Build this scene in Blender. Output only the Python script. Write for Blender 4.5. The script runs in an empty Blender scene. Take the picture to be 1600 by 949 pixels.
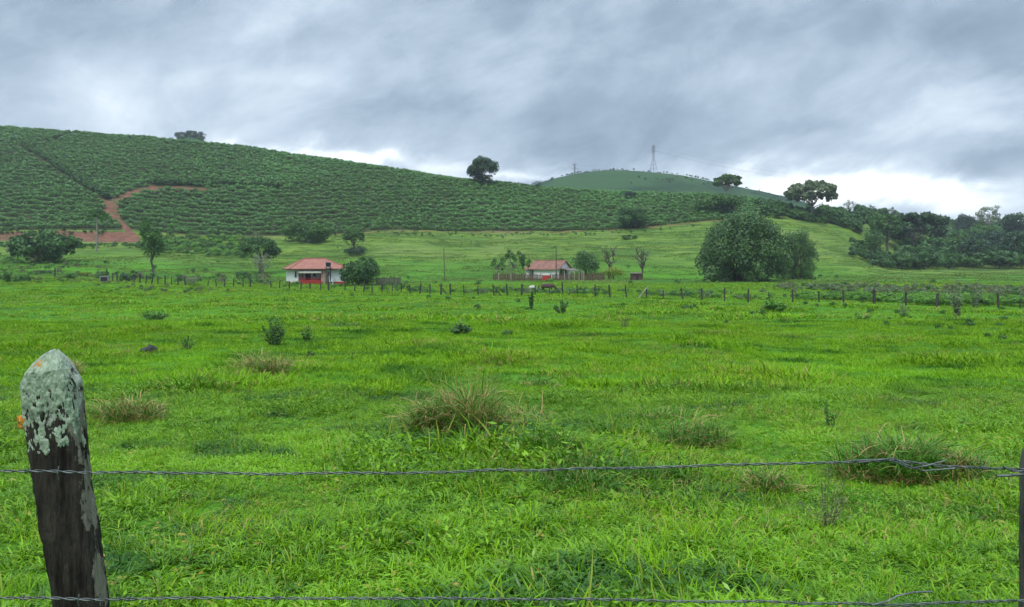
import bpy, math, random
import numpy as np
from mathutils import Vector, Matrix, Euler
R = math.radians
rng = np.random.default_rng(7)
random.seed(7)
scene = bpy.context.scene
col = scene.collection
EYE, F, HY = 3.7, 1155.0, 410.0      # eye height, focal length in photo pixels, horizon row

# ------------------------------------------------------------------ helpers
def tag(o, label=None, cat=None, group=None, kind=None):
    if label: o['label'] = label
    if cat: o['category'] = cat
    if group: o['group'] = group
    if kind: o['kind'] = kind
    return o

def mesh(name, V, Fc, mat=None, smooth=False, attrs=None, uniform=True):
    me = bpy.data.meshes.new(name)
    V = np.asarray(V, dtype=np.float32).reshape(-1, 3)
    if uniform:
        Fc = np.asarray(Fc, dtype=np.int32)
        k = Fc.shape[1]; n = len(Fc)
        me.vertices.add(len(V)); me.vertices.foreach_set('co', V.ravel())
        me.loops.add(n*k); me.loops.foreach_set('vertex_index', Fc.ravel())
        me.polygons.add(n)
        me.polygons.foreach_set('loop_start', np.arange(n, dtype=np.int32)*k)
        me.update(calc_edges=True)
    else:
        me.from_pydata([tuple(v) for v in V], [], Fc)
    if smooth: me.polygons.foreach_set('use_smooth', np.ones(len(me.polygons), dtype=bool))
    if attrs:
        for an, arr in attrs.items():
            arr = np.asarray(arr, dtype=np.float32)
            if arr.ndim == 1:
                a = me.attributes.new(an, 'FLOAT', 'POINT'); a.data.foreach_set('value', arr)
            else:
                a = me.attributes.new(an, 'FLOAT_VECTOR', 'POINT'); a.data.foreach_set('vector', arr.ravel())
    if mat: me.materials.append(mat)
    me.update()
    return me

def link(name, me, parent=None, loc=None, rz=0.0):
    o = bpy.data.objects.new(name, me); col.objects.link(o)
    if parent: o.parent = parent
    if loc is not None: o.location = loc
    if rz: o.rotation_euler = (0, 0, rz)
    return o

def empty(name, loc, rz=0.0, **k):
    o = bpy.data.objects.new(name, None); col.objects.link(o)
    o.empty_display_size = .3
    o.location = loc; o.rotation_euler = (0, 0, rz)
    return tag(o, **k)

class MB:
    """collects plain shapes of ONE mesh"""
    def __init__(s): s.v = []; s.f = []
    def add(s, vs, fs):
        n = len(s.v); s.v += [tuple(v) for v in vs]; s.f += [tuple(i+n for i in f) for f in fs]; return s
    def box(s, x0, x1, y0, y1, z0, z1):
        return s.add([(x0,y0,z0),(x1,y0,z0),(x1,y1,z0),(x0,y1,z0),(x0,y0,z1),(x1,y0,z1),(x1,y1,z1),(x0,y1,z1)],
                     [(0,3,2,1),(4,5,6,7),(0,1,5,4),(1,2,6,5),(2,3,7,6),(3,0,4,7)])
    def prism(s, base, top):
        n = len(base)
        return s.add(list(base)+list(top), [tuple(range(n))[::-1], tuple(range(n, 2*n))]+[(i,(i+1)%n,n+(i+1)%n,n+i) for i in range(n)])
    def tube(s, pts, rad, k=6):
        v, f = tube_arr(pts, rad, k); return s.add(v.tolist(), f.tolist())
    def build(s, name, mat, parent=None, loc=None, rz=0, smooth=False):
        me = mesh(name, s.v, s.f, mat, smooth, uniform=False)
        return link(name, me, parent, loc, rz)

def tube_arr(pts, rad, k=6):
    P = np.asarray(pts, float); n = len(P)
    rad = np.broadcast_to(np.asarray(rad, float), (n,)) if np.ndim(rad) else np.full(n, rad)
    T = np.gradient(P, axis=0); T /= np.linalg.norm(T, axis=1)[:, None]+1e-9
    ref = np.array([0, 0, 1.]) if abs(T[:, 2]).mean() < .8 else np.array([0, 1., 0])
    A = np.cross(T, ref); A /= np.linalg.norm(A, axis=1)[:, None]+1e-9
    B = np.cross(T, A)
    th = np.linspace(0, 2*np.pi, k, endpoint=False)
    V = P[:, None]+rad[:, None, None]*(A[:, None]*np.cos(th)[None, :, None]+B[:, None]*np.sin(th)[None, :, None])
    Fc = []
    for i in range(n-1):
        for j in range(k):
            a = i*k+j; b = i*k+(j+1) % k
            Fc.append((a, b, b+k, a+k))
    return V.reshape(-1, 3), np.array(Fc, dtype=np.int32)

def join(parts):
    V = []; Fc = []; n = 0
    for v, f in parts:
        V.append(v); Fc.append(f+n); n += len(v)
    return np.concatenate(V), np.concatenate(Fc)

# ------------------------------------------------------------------ node helpers
class N:
    """socket wrapper for node maths"""
    nt = None
    def __init__(s, sock): s.s = sock
    @staticmethod
    def m(op, *a):
        n = N.nt.nodes.new('ShaderNodeMath'); n.operation = op
        for i, x in enumerate(a):
            if isinstance(x, N): N.nt.links.new(x.s, n.inputs[i])
            else: n.inputs[i].default_value = x
        return N(n.outputs[0])
    def __add__(s, o): return N.m('ADD', s, o)
    __radd__ = __add__
    def __sub__(s, o): return N.m('SUBTRACT', s, o)
    def __rsub__(s, o): return N.m('SUBTRACT', o, s)
    def __mul__(s, o): return N.m('MULTIPLY', s, o)
    __rmul__ = __mul__
    def __truediv__(s, o): return N.m('DIVIDE', s, o)
def smooth01(x, a, b):
    n = N.nt.nodes.new('ShaderNodeMapRange'); n.interpolation_type = 'SMOOTHSTEP'
    N.nt.links.new(x.s, n.inputs[0]); n.inputs[1].default_value = a; n.inputs[2].default_value = b
    return N(n.outputs[0])
def mixc(fac, a, b, mode='MIX'):
    n = N.nt.nodes.new('ShaderNodeMix'); n.data_type = 'RGBA'; n.blend_type = mode
    for i, x in ((0, fac), (6, a), (7, b)):
        if isinstance(x, N): N.nt.links.new(x.s, n.inputs[i])
        elif isinstance(x, (tuple, list)): n.inputs[i].default_value = (*x, 1) if len(x) == 3 else x
        else: n.inputs[i].default_value = x
    return N(n.outputs[2])
def noise(vec, scale, detail=3, rough=.55, dist=0.0, out=0, lac=2.0):
    n = N.nt.nodes.new('ShaderNodeTexNoise')
    if vec is not None: N.nt.links.new(vec.s, n.inputs['Vector'])
    n.inputs['Scale'].default_value = scale; n.inputs['Detail'].default_value = detail
    n.inputs['Roughness'].default_value = rough; n.inputs['Distortion'].default_value = dist
    n.inputs['Lacunarity'].default_value = lac
    return N(n.outputs[out])
def vmul(vec, xyz, add=(0, 0, 0), rot=(0, 0, 0)):
    n = N.nt.nodes.new('ShaderNodeMapping'); N.nt.links.new(vec.s, n.inputs[0])
    n.inputs['Scale'].default_value = xyz; n.inputs['Location'].default_value = add; n.inputs['Rotation'].default_value = rot
    return N(n.outputs[0])
def attr(name, out='Fac'):
    n = N.nt.nodes.new('ShaderNodeAttribute'); n.attribute_name = name; return N(n.outputs[out])
def pos():
    return N(N.nt.nodes.new('ShaderNodeNewGeometry').outputs['Position'])
def objco():
    return N(N.nt.nodes.new('ShaderNodeTexCoord').outputs['Object'])
def newmat(name):
    m = bpy.data.materials.new(name); m.use_nodes = True
    N.nt = m.node_tree
    b = m.node_tree.nodes['Principled BSDF']
    return m, b
def setc(b, key, x):
    if isinstance(x, N): N.nt.links.new(x.s, b.inputs[key])
    elif isinstance(x, tuple): b.inputs[key].default_value = (*x, 1)
    else: b.inputs[key].default_value = x
def bump(b, h, strength=.5, dist=.02):
    n = N.nt.nodes.new('ShaderNodeBump'); N.nt.links.new(h.s, n.inputs['Height'])
    n.inputs['Strength'].default_value = strength; n.inputs['Distance'].default_value = dist
    N.nt.links.new(n.outputs[0], b.inputs['Normal'])

def plain(name, c1, c2=None, scale=4, rough=.75, spec=.3, bmp=0, stretch=(1, 1, 1), metal=0):
    m, b = newmat(name)
    v = vmul(objco(), stretch)
    n = noise(v, scale, 5, .65)
    c2 = c2 or tuple(x*.6 for x in c1)
    setc(b, 'Base Color', mixc(smooth01(n, .35, .68), c1, c2)); b.inputs['Roughness'].default_value = rough
    b.inputs['Specular IOR Level'].default_value = spec; b.inputs['Metallic'].default_value = metal
    if bmp: bump(b, n, bmp, .02)
    return m

def leafmat(name, dark, light, dry=None, transl=.3, wscale=.0, rough=.5, spec=.35, patch=None, patch2=None, rnd=0):
    """leaf colour varies per leaf (attribute var) and by patches over the ground"""
    m, b = newmat(name)
    v = attr('var')
    oi = N(N.nt.nodes.new('ShaderNodeObjectInfo').outputs['Random'])
    if rnd: v = v*(1-rnd)+oi*rnd
    c = mixc(smooth01(v, 0, 1), dark, light)
    if patch:
        sc, pc, lo, hi = patch
        p = noise(pos(), sc, 4, .6)
        c = mixc(smooth01(p, lo, hi), c, pc)
    if patch2:
        p = noise(vmul(pos(), patch2[0], add=(31, 17, 3)), 1.0, 5, .62)
        c = mixc(smooth01(p, patch2[2], patch2[3])*.85, c, patch2[1])
    if dry:
        c = mixc(smooth01(attr('dry'), .3, .9), c, dry)
    setc(b, 'Base Color', c); b.inputs['Roughness'].default_value = rough; b.inputs['Specular IOR Level'].default_value = spec
    if transl > 0:
        nt = m.node_tree
        t = nt.nodes.new('ShaderNodeBsdfTranslucent'); nt.links.new(c.s, t.inputs[0])
        mx = nt.nodes.new('ShaderNodeMixShader'); mx.inputs[0].default_value = transl
        out = nt.nodes['Material Output']
        nt.links.new(b.outputs[0], mx.inputs[1]); nt.links.new(t.outputs[0], mx.inputs[2]); nt.links.new(mx.outputs[0], out.inputs[0])
    return m

# ------------------------------------------------------------------ terrain
def zy(d, y): return EYE-(y-HY)*d/F
def near_h(d): return 1.7+2.0*(1-np.exp(-np.asarray(d, float)/22.0))
COLS = {  # photo column: knots over the pasture (distance, row), foot of the slope, crest
 -1500: ([(100,447),(150,430),(190,406)], (240,372), (360,190)),
 -500: ([(100,447),(150,430),(190,406),(228,384)], (242,368), (360,186)),
    0: ([(100,446.5),(150,429),(190,404),(228,381),(240,373)], (246,361), (360,201)),
  120: ([(100,446.5),(150,429),(190,404),(228,380),(240,373)], (246,360.5), (357,210)),
  220: ([(100,447),(150,431),(190,406),(228,384),(240,376)], (248,362), (352,217)),
  300: ([(105,447),(150,433),(190,410),(235,385)], (250,367), (348,225)),
  400: ([(130,444),(170,432),(210,407)], (250,371), (344,235)),
  500: ([(132,444.5),(160,438),(210,404)], (252,367), (334,250)),
  600: ([(135,444.5),(160,438),(210,400)], (255,362), (322,265)),
  735: ([(140,442),(165,435),(210,400)], (257,362), (310,284)),
  850: ([(140,442),(165,434.5),(210,400)], (258,362), (304,297)),
  960: ([(140,442),(165,434.5),(210,398)], (260,359), (300,304)),
 1050: ([(145,441.5),(170,433.5),(210,396)], (262,351), (297,307)),
 1120: ([(145,441.5),(175,432),(215,390)], (264,344), (295,309)),
 1200: ([(150,440.5),(180,430),(220,386)], (268,340), (292,317)),
 1280: ([(150,440.5),(185,429),(225,385)], (275,345), (300,330)),
 1340: ([(150,440.5),(190,429),(240,400)], (285,356), (315,333)),
 1400: ([(150,440),(200,428),(260,417)], (310,374), (350,338)),
 1500: ([(150,440),(220,425),(300,413)], (360,388), (430,356)),
 1600: ([(150,440),(220,424),(300,411)], (360,386), (430,354)),
 3100: ([(150,440),(220,424),(300,411)], (360,386), (430,354)),
}
FARHILL = ([780,850,900,960,1050,1110,1200,1260,1320],[303,288,276.5,271,277.5,288,306,320,336])
BUMP = ([230,262,285,312,335,365],[236,223,219,219,224,240])
FARMT = ([-2000,1380,1450,1500,1535,1575,1640,3200],[378,378,366,343,350,352,366,378])
du = 10; PXG = np.arange(-1500, 3101, du); 
DG = np.concatenate([np.linspace(0, 60, 61)[:-1], np.arange(60, 440, 1.5), np.geomspace(440, 2400, 100)])
def build_table():
    keys = sorted(COLS); C = []
    for k in keys:
        pre, (db, yb), (dr, yr) = COLS[k]
        zb, zr = zy(db, yb), zy(dr, yr)
        ds = [0, 10, 20, 30, 45, 60, 80]; zs = [float(EYE-near_h(d)) for d in ds]
        for d, y in pre: ds.append(d); zs.append(zy(d, y))
        ds += [db, db+.6*(dr-db), dr, dr+45, dr+130]
        zs += [zb, zb+.64*(zr-zb), zr, zy(dr+45, yr+5), zr-6]
        ds += [1500, 4500]; zs += [30, 30]
        C.append(np.interp(DG, ds, zs))
    C = np.array(C)
    T = np.array([np.interp(PXG, keys, C[:, j]) for j in range(len(DG))]).T
    # far hill with the pylons, wooded knoll on the left, blue mountain
    def add_hill(xs, ys, dpeak, d0, d1, floor):
        yt = np.interp(PXG, xs, ys); inr = (PXG >= xs[0]) & (PXG <= xs[-1])
        zt = EYE+(HY-yt)*dpeak/F
        w = np.where(DG < dpeak, (DG-d0)/(dpeak-d0), (d1-DG)/(d1-dpeak)).clip(0, 1)
        w = w*w*(3-2*w); w = np.sin(w*np.pi/2)
        edge = np.minimum((PXG-xs[0])/40., (xs[-1]-PXG)/40.).clip(0, 1)
        Z = floor+(zt[:, None]-floor)*w[None]
        for i in np.where(inr)[0]:
            T[i] = np.where(w > 0, np.maximum(T[i], Z[i]*1.0-(1-edge[i])*30), T[i])
    add_hill(*FARHILL, 700, 500, 1000, 20)
    add_hill(*BUMP, 560, 440, 800, 50)
    add_hill(*FARMT, 1700, 1150, 2300, 30)
    # soften along columns and distance
    g = np.exp(-.5*(np.arange(-4, 5)/1.8)**2); g /= g.sum()
    P = np.pad(T, ((4, 4), (0, 0)), mode='edge'); T = sum(g[i]*P[i:i+len(PXG)] for i in range(9))
    g = np.exp(-.5*(np.arange(-3, 4)/1.2)**2); g /= g.sum()
    j0 = 66
    P = np.pad(T, ((0, 0), (3, 3)), mode='edge'); S = sum(g[i]*P[:, i:i+len(DG)] for i in range(7))
    T[:, j0:] = S[:, j0:]
    return T
TAB = build_table()
def vnoise(x, y, seed=0):
    x = np.asarray(x, float); y = np.asarray(y, float)
    xi = np.floor(x).astype(np.int64); yi = np.floor(y).astype(np.int64); xf = x-xi; yf = y-yi
    xf = xf*xf*(3-2*xf); yf = yf*yf*(3-2*yf)
    def h(a, b):
        n = (a*374761393+b*668265263+seed*1442695041) & 0xffffffff
        n = ((n ^ (n >> 13))*1274126177) & 0xffffffff
        return ((n ^ (n >> 16)) & 0xffff)/65535.0
    return (h(xi, yi)*(1-xf)+h(xi+1, yi)*xf)*(1-yf)+(h(xi, yi+1)*(1-xf)+h(xi+1, yi+1)*xf)*yf
def fbm(x, y, o=3, seed=0):
    s = 0; a = 1; t = 0
    for i in range(o):
        s = s+a*vnoise(x*2**i, y*2**i, seed+i); t += a; a *= .5
    return s/t
TH0 = R(52)
def Z(x, y, micro=True):
    x = np.asarray(x, float); y = np.asarray(y, float)
    r = np.hypot(x, y)+1e-6; th = np.arctan2(x, y)
    thc = np.clip(th, -TH0, TH0); d = r*np.cos(thc); px = 800+F*np.tan(thc)
    fi = (np.clip(px, PXG[0], PXG[-1]-.01)-PXG[0])/du; i = fi.astype(int); fi -= i
    dd = np.clip(d, 0, DG[-1]-.01); j = np.clip(np.searchsorted(DG, dd, side='right')-1, 0, len(DG)-2)
    fj = (dd-DG[j])/(DG[j+1]-DG[j])
    z = (TAB[i, j]*(1-fj)+TAB[i, j+1]*fj)*(1-fi)+(TAB[i+1, j]*(1-fj)+TAB[i+1, j+1]*fj)*fi
    w = np.clip((np.abs(th)-TH0)/R(35), 0, 1); w = w*w*(3-2*w)
    z = z*(1-w)+(EYE-near_h(r))*w
    if micro:
        a = np.clip((r-3)/10, 0, 1)
        z = z+a*(fbm(x/5.5, y/5.5, 2, 3)-.5)*.30*np.clip(r/14, .25, 1)+(fbm(x/1.3, y/1.3, 2, 9)-.5)*.10
        b = np.clip((r-140)/60, 0, 1)
        z = z+b*(fbm(x/16, y/16, 3, 5)-.5)*1.2
    return z
def ground(x, y): return float(Z(x, y))
def px2x(px, d): return (px-800)/F*d
def at(px, d, dz=0.0):
    x = px2x(px, d); return Vector((x, d, ground(x, d)+dz))
HD = np.concatenate([np.arange(3, 120, .5), np.arange(120, 480, 1.0), np.arange(480, 1200, 5)])
def hit(px, y):
    x = px2x(px, HD); z = Z(x, HD, True); zr = EYE-(y-HY)*HD/F
    k = np.where(zr <= z)[0]
    return float(HD[k[0]]) if len(k) else 300.0
def proj(x, y, z):
    return 800+F*x/y, HY-(z-EYE)*F/y
def inpoly(x, y, poly):
    r = np.zeros(np.shape(x), bool); n = len(poly)
    for i in range(n):
        x1, y1 = poly[i]; x2, y2 = poly[(i+1) % n]
        c = ((y1 > y) != (y2 > y))
        with np.errstate(divide='ignore', invalid='ignore'):
            r ^= c & (x < (x2-x1)*(y-y1)/((y2-y1) or 1e-9)+x1)
    return r
def pldist(x, y, pl):
    best = np.full(np.shape(x), 1e9)
    for (x1, y1), (x2, y2) in zip(pl[:-1], pl[1:]):
        dx, dy = x2-x1, y2-y1; t = np.clip(((x-x1)*dx+(y-y1)*dy)/(dx*dx+dy*dy), 0, 1)
        best = np.minimum(best, np.hypot(x-x1-t*dx, y-y1-t*dy))
    return best
ROAD = [(158,311),(172,314),(186,309),(198,300),(234,291.5),(300,293.5),(350,295.5),(350,297),(310,298),(250,299),(216,304),(192,316),(186,324),(188,340),(200,354),(222,374),(216,379),(198,377),(196,362),(184,350),(170,342),(161,328)]
TERRACE = [(-300,366),(0,363),(100,361),(190,362),(222,376),(215,379),(100,378),(0,376),(-300,380)]
PATH = [(28,228),(45,240),(75,257),(110,282),(140,300),(165,314)]
PATH2 = [(45,238),(60,225),(120,209)]
BEDGE_X = sorted(COLS)
def base_d(px): return np.interp(px, BEDGE_X, [COLS[k][1][0] for k in BEDGE_X])
def ridge_d(px): return np.interp(px, BEDGE_X, [COLS[k][2][0] for k in BEDGE_X])

th = np.concatenate([np.linspace(-180, -56, 40)[:-1], np.linspace(-56, 56, 1100), np.linspace(56, 180, 40)[1:]])
th = np.radians(th)
dl = np.concatenate([[0.05], np.geomspace(.6, 60, 190)[:-1], np.arange(60, 232, 1.3), np.arange(232, 262, .7), np.arange(262, 440, 1.6), np.geomspace(440, 2150, 80)])
TH, DL = np.meshgrid(th, dl, indexing='ij')
RR = DL/np.cos(np.clip(TH, -TH0, TH0))
GX, GY = RR*np.sin(TH), RR*np.cos(TH); GZ = Z(GX, GY)
nth, nd = TH.shape
idx = np.arange(nth*nd).reshape(nth, nd)
quads = np.stack([idx[:-1, :-1], idx[:-1, 1:], idx[1:, 1:], idx[1:, :-1]], -1).reshape(-1, 4)[:, ::-1]
front = (GY > 5) & (np.abs(TH) < R(55))
PX = 800+F*GX/np.where(front, GY, 1); PY = np.where(front, HY-(GZ-EYE)*F/np.where(front, GY, 1), 9999)
wob = (fbm(GX/6, GY/6, 2, 21)-.5)*6
dirt = (inpoly(PX+wob, PY+wob*.3, ROAD) | inpoly(PX+wob, PY+wob*.25, TERRACE)) & (DL > 215) & (DL < 400)
bd, rd = base_d(PX), ridge_d(PX)
edge = (np.abs(DL-bd+1.5) < 1.2+2.4*(fbm(GX/9, GY/9, 2, 4)-.5)) & (PX > 240) & (PX < 1200)
dirt = dirt.astype(float)+.52*edge
soil = ((DL > bd) & (DL < rd+120) & (PX < 1200)).astype(float)
hillm = np.clip((DL-170)/40, 0, 1)*(1-np.clip((DL-900)/400, 0, 1))
far = np.clip((DL-430)/40, 0, 1)

# ------------------------------------------------------------------ ground material
gm, gb = newmat('ground_pasture')
P = pos()
big = noise(vmul(P, (.05, .05, .05)), 1.0, 4, .6)
mid = noise(vmul(P, (.3, .55, .3)), 1.0, 5, .65)
fine = noise(P, 5.0, 5, .7)
cfield = mixc(smooth01(mid, .35, .65), (.026, .085, .006), (.055, .16, .010))
cfield = mixc(smooth01(big, .35, .65)*.6, cfield, (.09, .25, .012))
cfield = mixc(smooth01(fine, .55, .8)*.7, cfield, (.02, .07, .01))
terr = noise(vmul(P, (.035, .035, 1.5)), 1.0, 4, .62, .5)
terr2 = noise(vmul(P, (.10, .10, 3.0)), 1.0, 4, .7, .3)
chill = mixc(smooth01(terr, .4, .62), (.135, .210, .028), (.068, .138, .018))
chill = mixc(smooth01(terr2, .50, .62)*.9, chill, (.028, .065, .012))
chill = mixc(smooth01(noise(vmul(P, (.045, .045, .045)), 1, 3), .5, .72)*.6, chill, (.15, .20, .05))
chill = mixc(smooth01(noise(P, .8, 5, .7), .56, .72)*.6, chill, (.03, .09, .012))
zone = attr('zone', 'Vector'); sep = N.nt.nodes.new('ShaderNodeSeparateXYZ'); N.nt.links.new(zone.s, sep.inputs[0])
zd, zs, zh = N(sep.outputs[0]), N(sep.outputs[1]), N(sep.outputs[2])
c = mixc(zh, cfield, chill)
c = mixc(zs*.95, c, mixc(smooth01(fine, .4, .7), (.035, .055, .018), (.07, .055, .03)))
cd = mixc(smooth01(noise(vmul(P, (.35, .35, .9)), 1, 5, .7), .35, .65), (.195, .088, .052), (.105, .052, .034))
cd = mixc(smooth01(noise(vmul(P, (.15, .15, .5)), 1, 5, .7), .50, .66)*.85, cd, (.07, .09, .03))
c = mixc(smooth01(zd+(noise(P, .6, 4, .7)-.5)*.7, .4, .62), c, cd)
c = mixc(attr('far'), c, mixc(smooth01(noise(vmul(P, (.012, .02, .05)), 1, 6, .7), .42, .62), (.032, .078, .024), (.012, .038, .014)))
setc(gb, 'Base Color', c); gb.inputs['Roughness'].default_value = .9; gb.inputs['Specular IOR Level'].default_value = .1
bump(gb, terr2+fine*.3, .6, .35)
gme = mesh('ground', np.stack([GX, GY, GZ], -1).reshape(-1, 3), quads, gm, True,
           {'zone': np.stack([dirt, soil, hillm], -1).reshape(-1, 3), 'far': far.ravel()})
g = link('ground', gme); tag(g, 'rolling green pasture ground rising to hillsides', 'ground', kind='structure')

# ------------------------------------------------------------------ materials
M = {}
M['leaf_dark'] = leafmat('leaf_dark', (.020, .066, .015), (.078, .180, .036), transl=.2)
M['leaf_deep'] = leafmat('leaf_deep', (.012, .040, .012), (.045, .105, .028), transl=.15)
M['leaf_mid'] = leafmat('leaf_mid', (.030, .090, .016), (.095, .215, .034), transl=.25)
M['leaf_light'] = leafmat('leaf_light', (.07, .19, .02), (.17, .36, .04), transl=.3)
M['leaf_grey'] = leafmat('leaf_grey', (.085, .135, .06), (.24, .30, .15), transl=.25)
M['leaf_blue'] = leafmat('leaf_blue', (.02, .05, .025), (.045, .095, .045), transl=.2)
M['leaf_yellow'] = leafmat('leaf_yellow', (.10, .2, .015), (.28, .32, .03), transl=.3)
M['bamboo'] = leafmat('bamboo_leaf', (.026, .072, .022), (.125, .235, .066), transl=.3, rough=.55)
M['coffee'] = leafmat('coffee_leaf', (.028, .092, .012), (.130, .320, .040), rnd=.25, transl=.12, rough=.42, spec=.5,
                      patch=(.018, (.11, .28, .05), .45, .72))
M['grass'] = leafmat('grass_blade', (.062, .175, .003), (.265, .450, .007), dry=(.40, .31, .10), transl=.3, rough=.55, spec=.14, rnd=.45, patch2=((.35, .5, .3), (.030, .125, .008), .50, .66),
                     patch=(.16, (.195, .41, .008), .48, .70))
M['lush'] = leafmat('lush_leaf', (.036, .130, .002), (.215, .420, .006), dry=(.42, .30, .06), transl=.28, rough=.38, spec=.30, rnd=.4,
                    patch=(.30, (.21, .42, .010), .50, .68), patch2=((.6, .8, .5), (.020, .095, .010), .50, .64))
M['grass_dark'] = leafmat('tussock_blade', (.040, .135, .006), (.115, .30, .02), dry=(.48, .31, .13), transl=.25, rough=.5, spec=.3)
M['pasture'] = leafmat('pasture_blade', (.052, .115, .012), (.165, .255, .032), rnd=.5, dry=(.26, .24, .09), transl=.25, rough=.6, spec=.2,
                     patch=(.04, (.17, .25, .05), .45, .68))
M['weed_brown'] = leafmat('weed_brown', (.10, .13, .05), (.20, .22, .09), transl=.2)
M['weed'] = leafmat('weed_leaf', (.03, .10, .02), (.07, .20, .03), dry=(.22, .12, .07), transl=.25)
M['bark'] = plain('bark', (.10, .085, .065), (.05, .04, .032), 6, bmp=.6, stretch=(1, 1, .2))
M['bark_pale'] = plain('bark_pale', (.26, .24, .20), (.15, .135, .11), 5, bmp=.4, stretch=(1, 1, .3))
M['wood_old'] = plain('weathered_wood', (.12, .105, .09), (.05, .042, .036), 8, bmp=.5, stretch=(1, 1, .15))
M['wood_pale'] = plain('bleached_wood', (.42, .38, .3), (.26, .23, .18), 6, stretch=(1, 1, .2))
M['post'] = plain('dark_post_wood', (.060, .052, .045), (.03, .026, .022), 9, bmp=.5, stretch=(1, 1, .2))
M['paling'] = plain('brown_paling', (.13, .075, .05), (.055, .034, .025), 3, bmp=.4, stretch=(4, 4, .3))
M['white_wall'] = plain('white_limewash', (.78, .79, .78), (.62, .62, .59), .9, rough=.85, bmp=.1)
M['cream'] = plain('cream_cloth', (.62, .6, .5), (.48, .46, .38), 1.5)
M['red'] = plain('red_paint', (.42, .035, .03), (.30, .03, .025), 1.2, rough=.55)
M['brick'] = plain('bare_render', (.40, .31, .20), (.28, .19, .12), 2.5)
M['dark'] = plain('painted_interior_shade', (.03, .03, .032), (.018, .018, .02), 2)  # near-black colour standing in for the shade inside openings
M['door'] = plain('brown_door', (.09, .05, .035), (.05, .03, .02), 2)
M['glass'] = plain('window_glass', (.03, .035, .04), (.02, .02, .025), 1, rough=.1, spec=.6)
M['black_plastic'] = plain('blue_black_plastic', (.012, .02, .035), (.01, .014, .022), 1, rough=.35, spec=.5)
M['metal'] = plain('galvanised_steel', (.16, .165, .17), (.11, .11, .115), 2, rough=.5, metal=.3)
M['wire'] = plain('galvanised_wire', (.15, .165, .16), (.06, .066, .064), 40, rough=.45, metal=.55)
M['stone'] = plain('dark_stone', (.035, .04, .035), (.016, .018, .018), 5, rough=.8, bmp=.6)
M['concrete'] = plain('old_concrete', (.28, .27, .25), (.16, .155, .14), 4)
# roof tiles
def tilemat(name, c1, c2, c3):
    m, b = newmat(name); o = objco()
    w = N.nt.nodes.new('ShaderNodeTexWave'); w.wave_type = 'BANDS'; w.bands_direction = 'X'
    N.nt.links.new(o.s, w.inputs[0]); w.inputs['Scale'].default_value = 1.4; w.inputs['Distortion'].default_value = .4
    w2 = N.nt.nodes.new('ShaderNodeTexWave'); w2.bands_direction = 'Y'; N.nt.links.new(o.s, w2.inputs[0]); w2.inputs['Scale'].default_value = .9
    n = noise(o, 1.1, 5, .65); n2 = noise(o, 6, 3)
    cc = mixc(smooth01(n, .35, .7), c1, c2); cc = mixc(smooth01(n2, .5, .75)*.6, cc, c3)
    setc(b, 'Base Color', cc); b.inputs['Roughness'].default_value = .85
    bump(b, N(w.outputs['Fac'])+N(w2.outputs['Fac'])*.4, .8, .08)
    return m
M['tile'] = tilemat('clay_tiles', (.38, .15, .10), (.27, .115, .08), (.20, .11, .085))
M['tile_old'] = tilemat('old_clay_tiles', (.30, .125, .08), (.14, .078, .06), (.10, .075, .06))
M['tile_grey'] = tilemat('grey_fibre_tiles', (.20, .15, .13), (.12, .10, .09), (.09, .08, .07))

# near fence post: wood and lichen
m, b = newmat('lichened_post_wood'); o = objco()
st = noise(vmul(o, (30, 30, 3.0)), 1, 6, .7); bl = noise(vmul(o, (14, 14, 9)), 1, 5, .65)
c = mixc(smooth01(st, .38, .62), (.012, .009, .008), (.048, .040, .032))
c = mixc(smooth01(bl*.75+st*.25+(attr('edge')-.72)*.40, .565, .60)*.85, c, mixc(smooth01(st, .35, .6), (.09, .08, .06), (.25, .23, .17)))
c = mixc(smooth01(noise(vmul(o, (25, 25, 18)), 1, 5, .7)+attr('up')*.42, .72, .86), c, (.36, .40, .33))
setc(b, 'Base Color', c); b.inputs['Roughness'].default_value = .9; b.inputs['Specular IOR Level'].default_value = .15
bump(b, st*1.6+bl*.6, 1.0, .016); M['near_post'] = m
mr, br_ = newmat('dark_margin_post'); setc(br_, 'Base Color', mixc(smooth01(noise(vmul(objco(), (30, 30, 4)), 1, 5, .7), .35, .65), (.03, .026, .022), (.09, .08, .065))); br_.inputs['Roughness'].default_value = .9; M['margin_post'] = mr
def lichen(name, a, bb, d):
    m, b = newmat(name); o = objco()
    n = noise(o, 70, 5, .7); n2 = noise(o, 22, 3)
    c = mixc(smooth01(n, .35, .65), a, bb); c = mixc(smooth01(n2, .5, .68)*.8, c, d)
    setc(b, 'Base Color', c); b.inputs['Roughness'].default_value = .95; b.inputs['Specular IOR Level'].default_value = .1
    bump(b, n, 1.0, .004); return m
M['lichen'] = lichen('pale_lichen', (.34, .40, .29), (.20, .26, .18), (.09, .12, .08))
M['lichen_o'] = lichen('orange_lichen', (.55, .24, .03), (.36, .16, .04), (.28, .2, .08))

# ------------------------------------------------------------------ plant geometry
def unit(a): return a/(np.linalg.norm(a, axis=-1, keepdims=True)+1e-9)
def leaves(Pc, Nn, size, asp=1.8, r=rng):
    """diamond shaped leaf faces at Pc facing Nn"""
    n = len(Pc); a = unit(np.cross(Nn, unit(r.normal(size=(n, 3))))); b = np.cross(Nn, a)
    s = np.broadcast_to(size, (n,))*(r.uniform(.6, 1.4, n)); s = s[:, None]
    V = np.stack([Pc-a*s*asp*.5, Pc+b*s*.5-a*s*.1, Pc+a*s*asp*.5, Pc-b*s*.5-a*s*.1], 1)
    Fc = np.arange(n*4, dtype=np.int32).reshape(n, 4)
    return V.reshape(-1, 3), Fc

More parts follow.
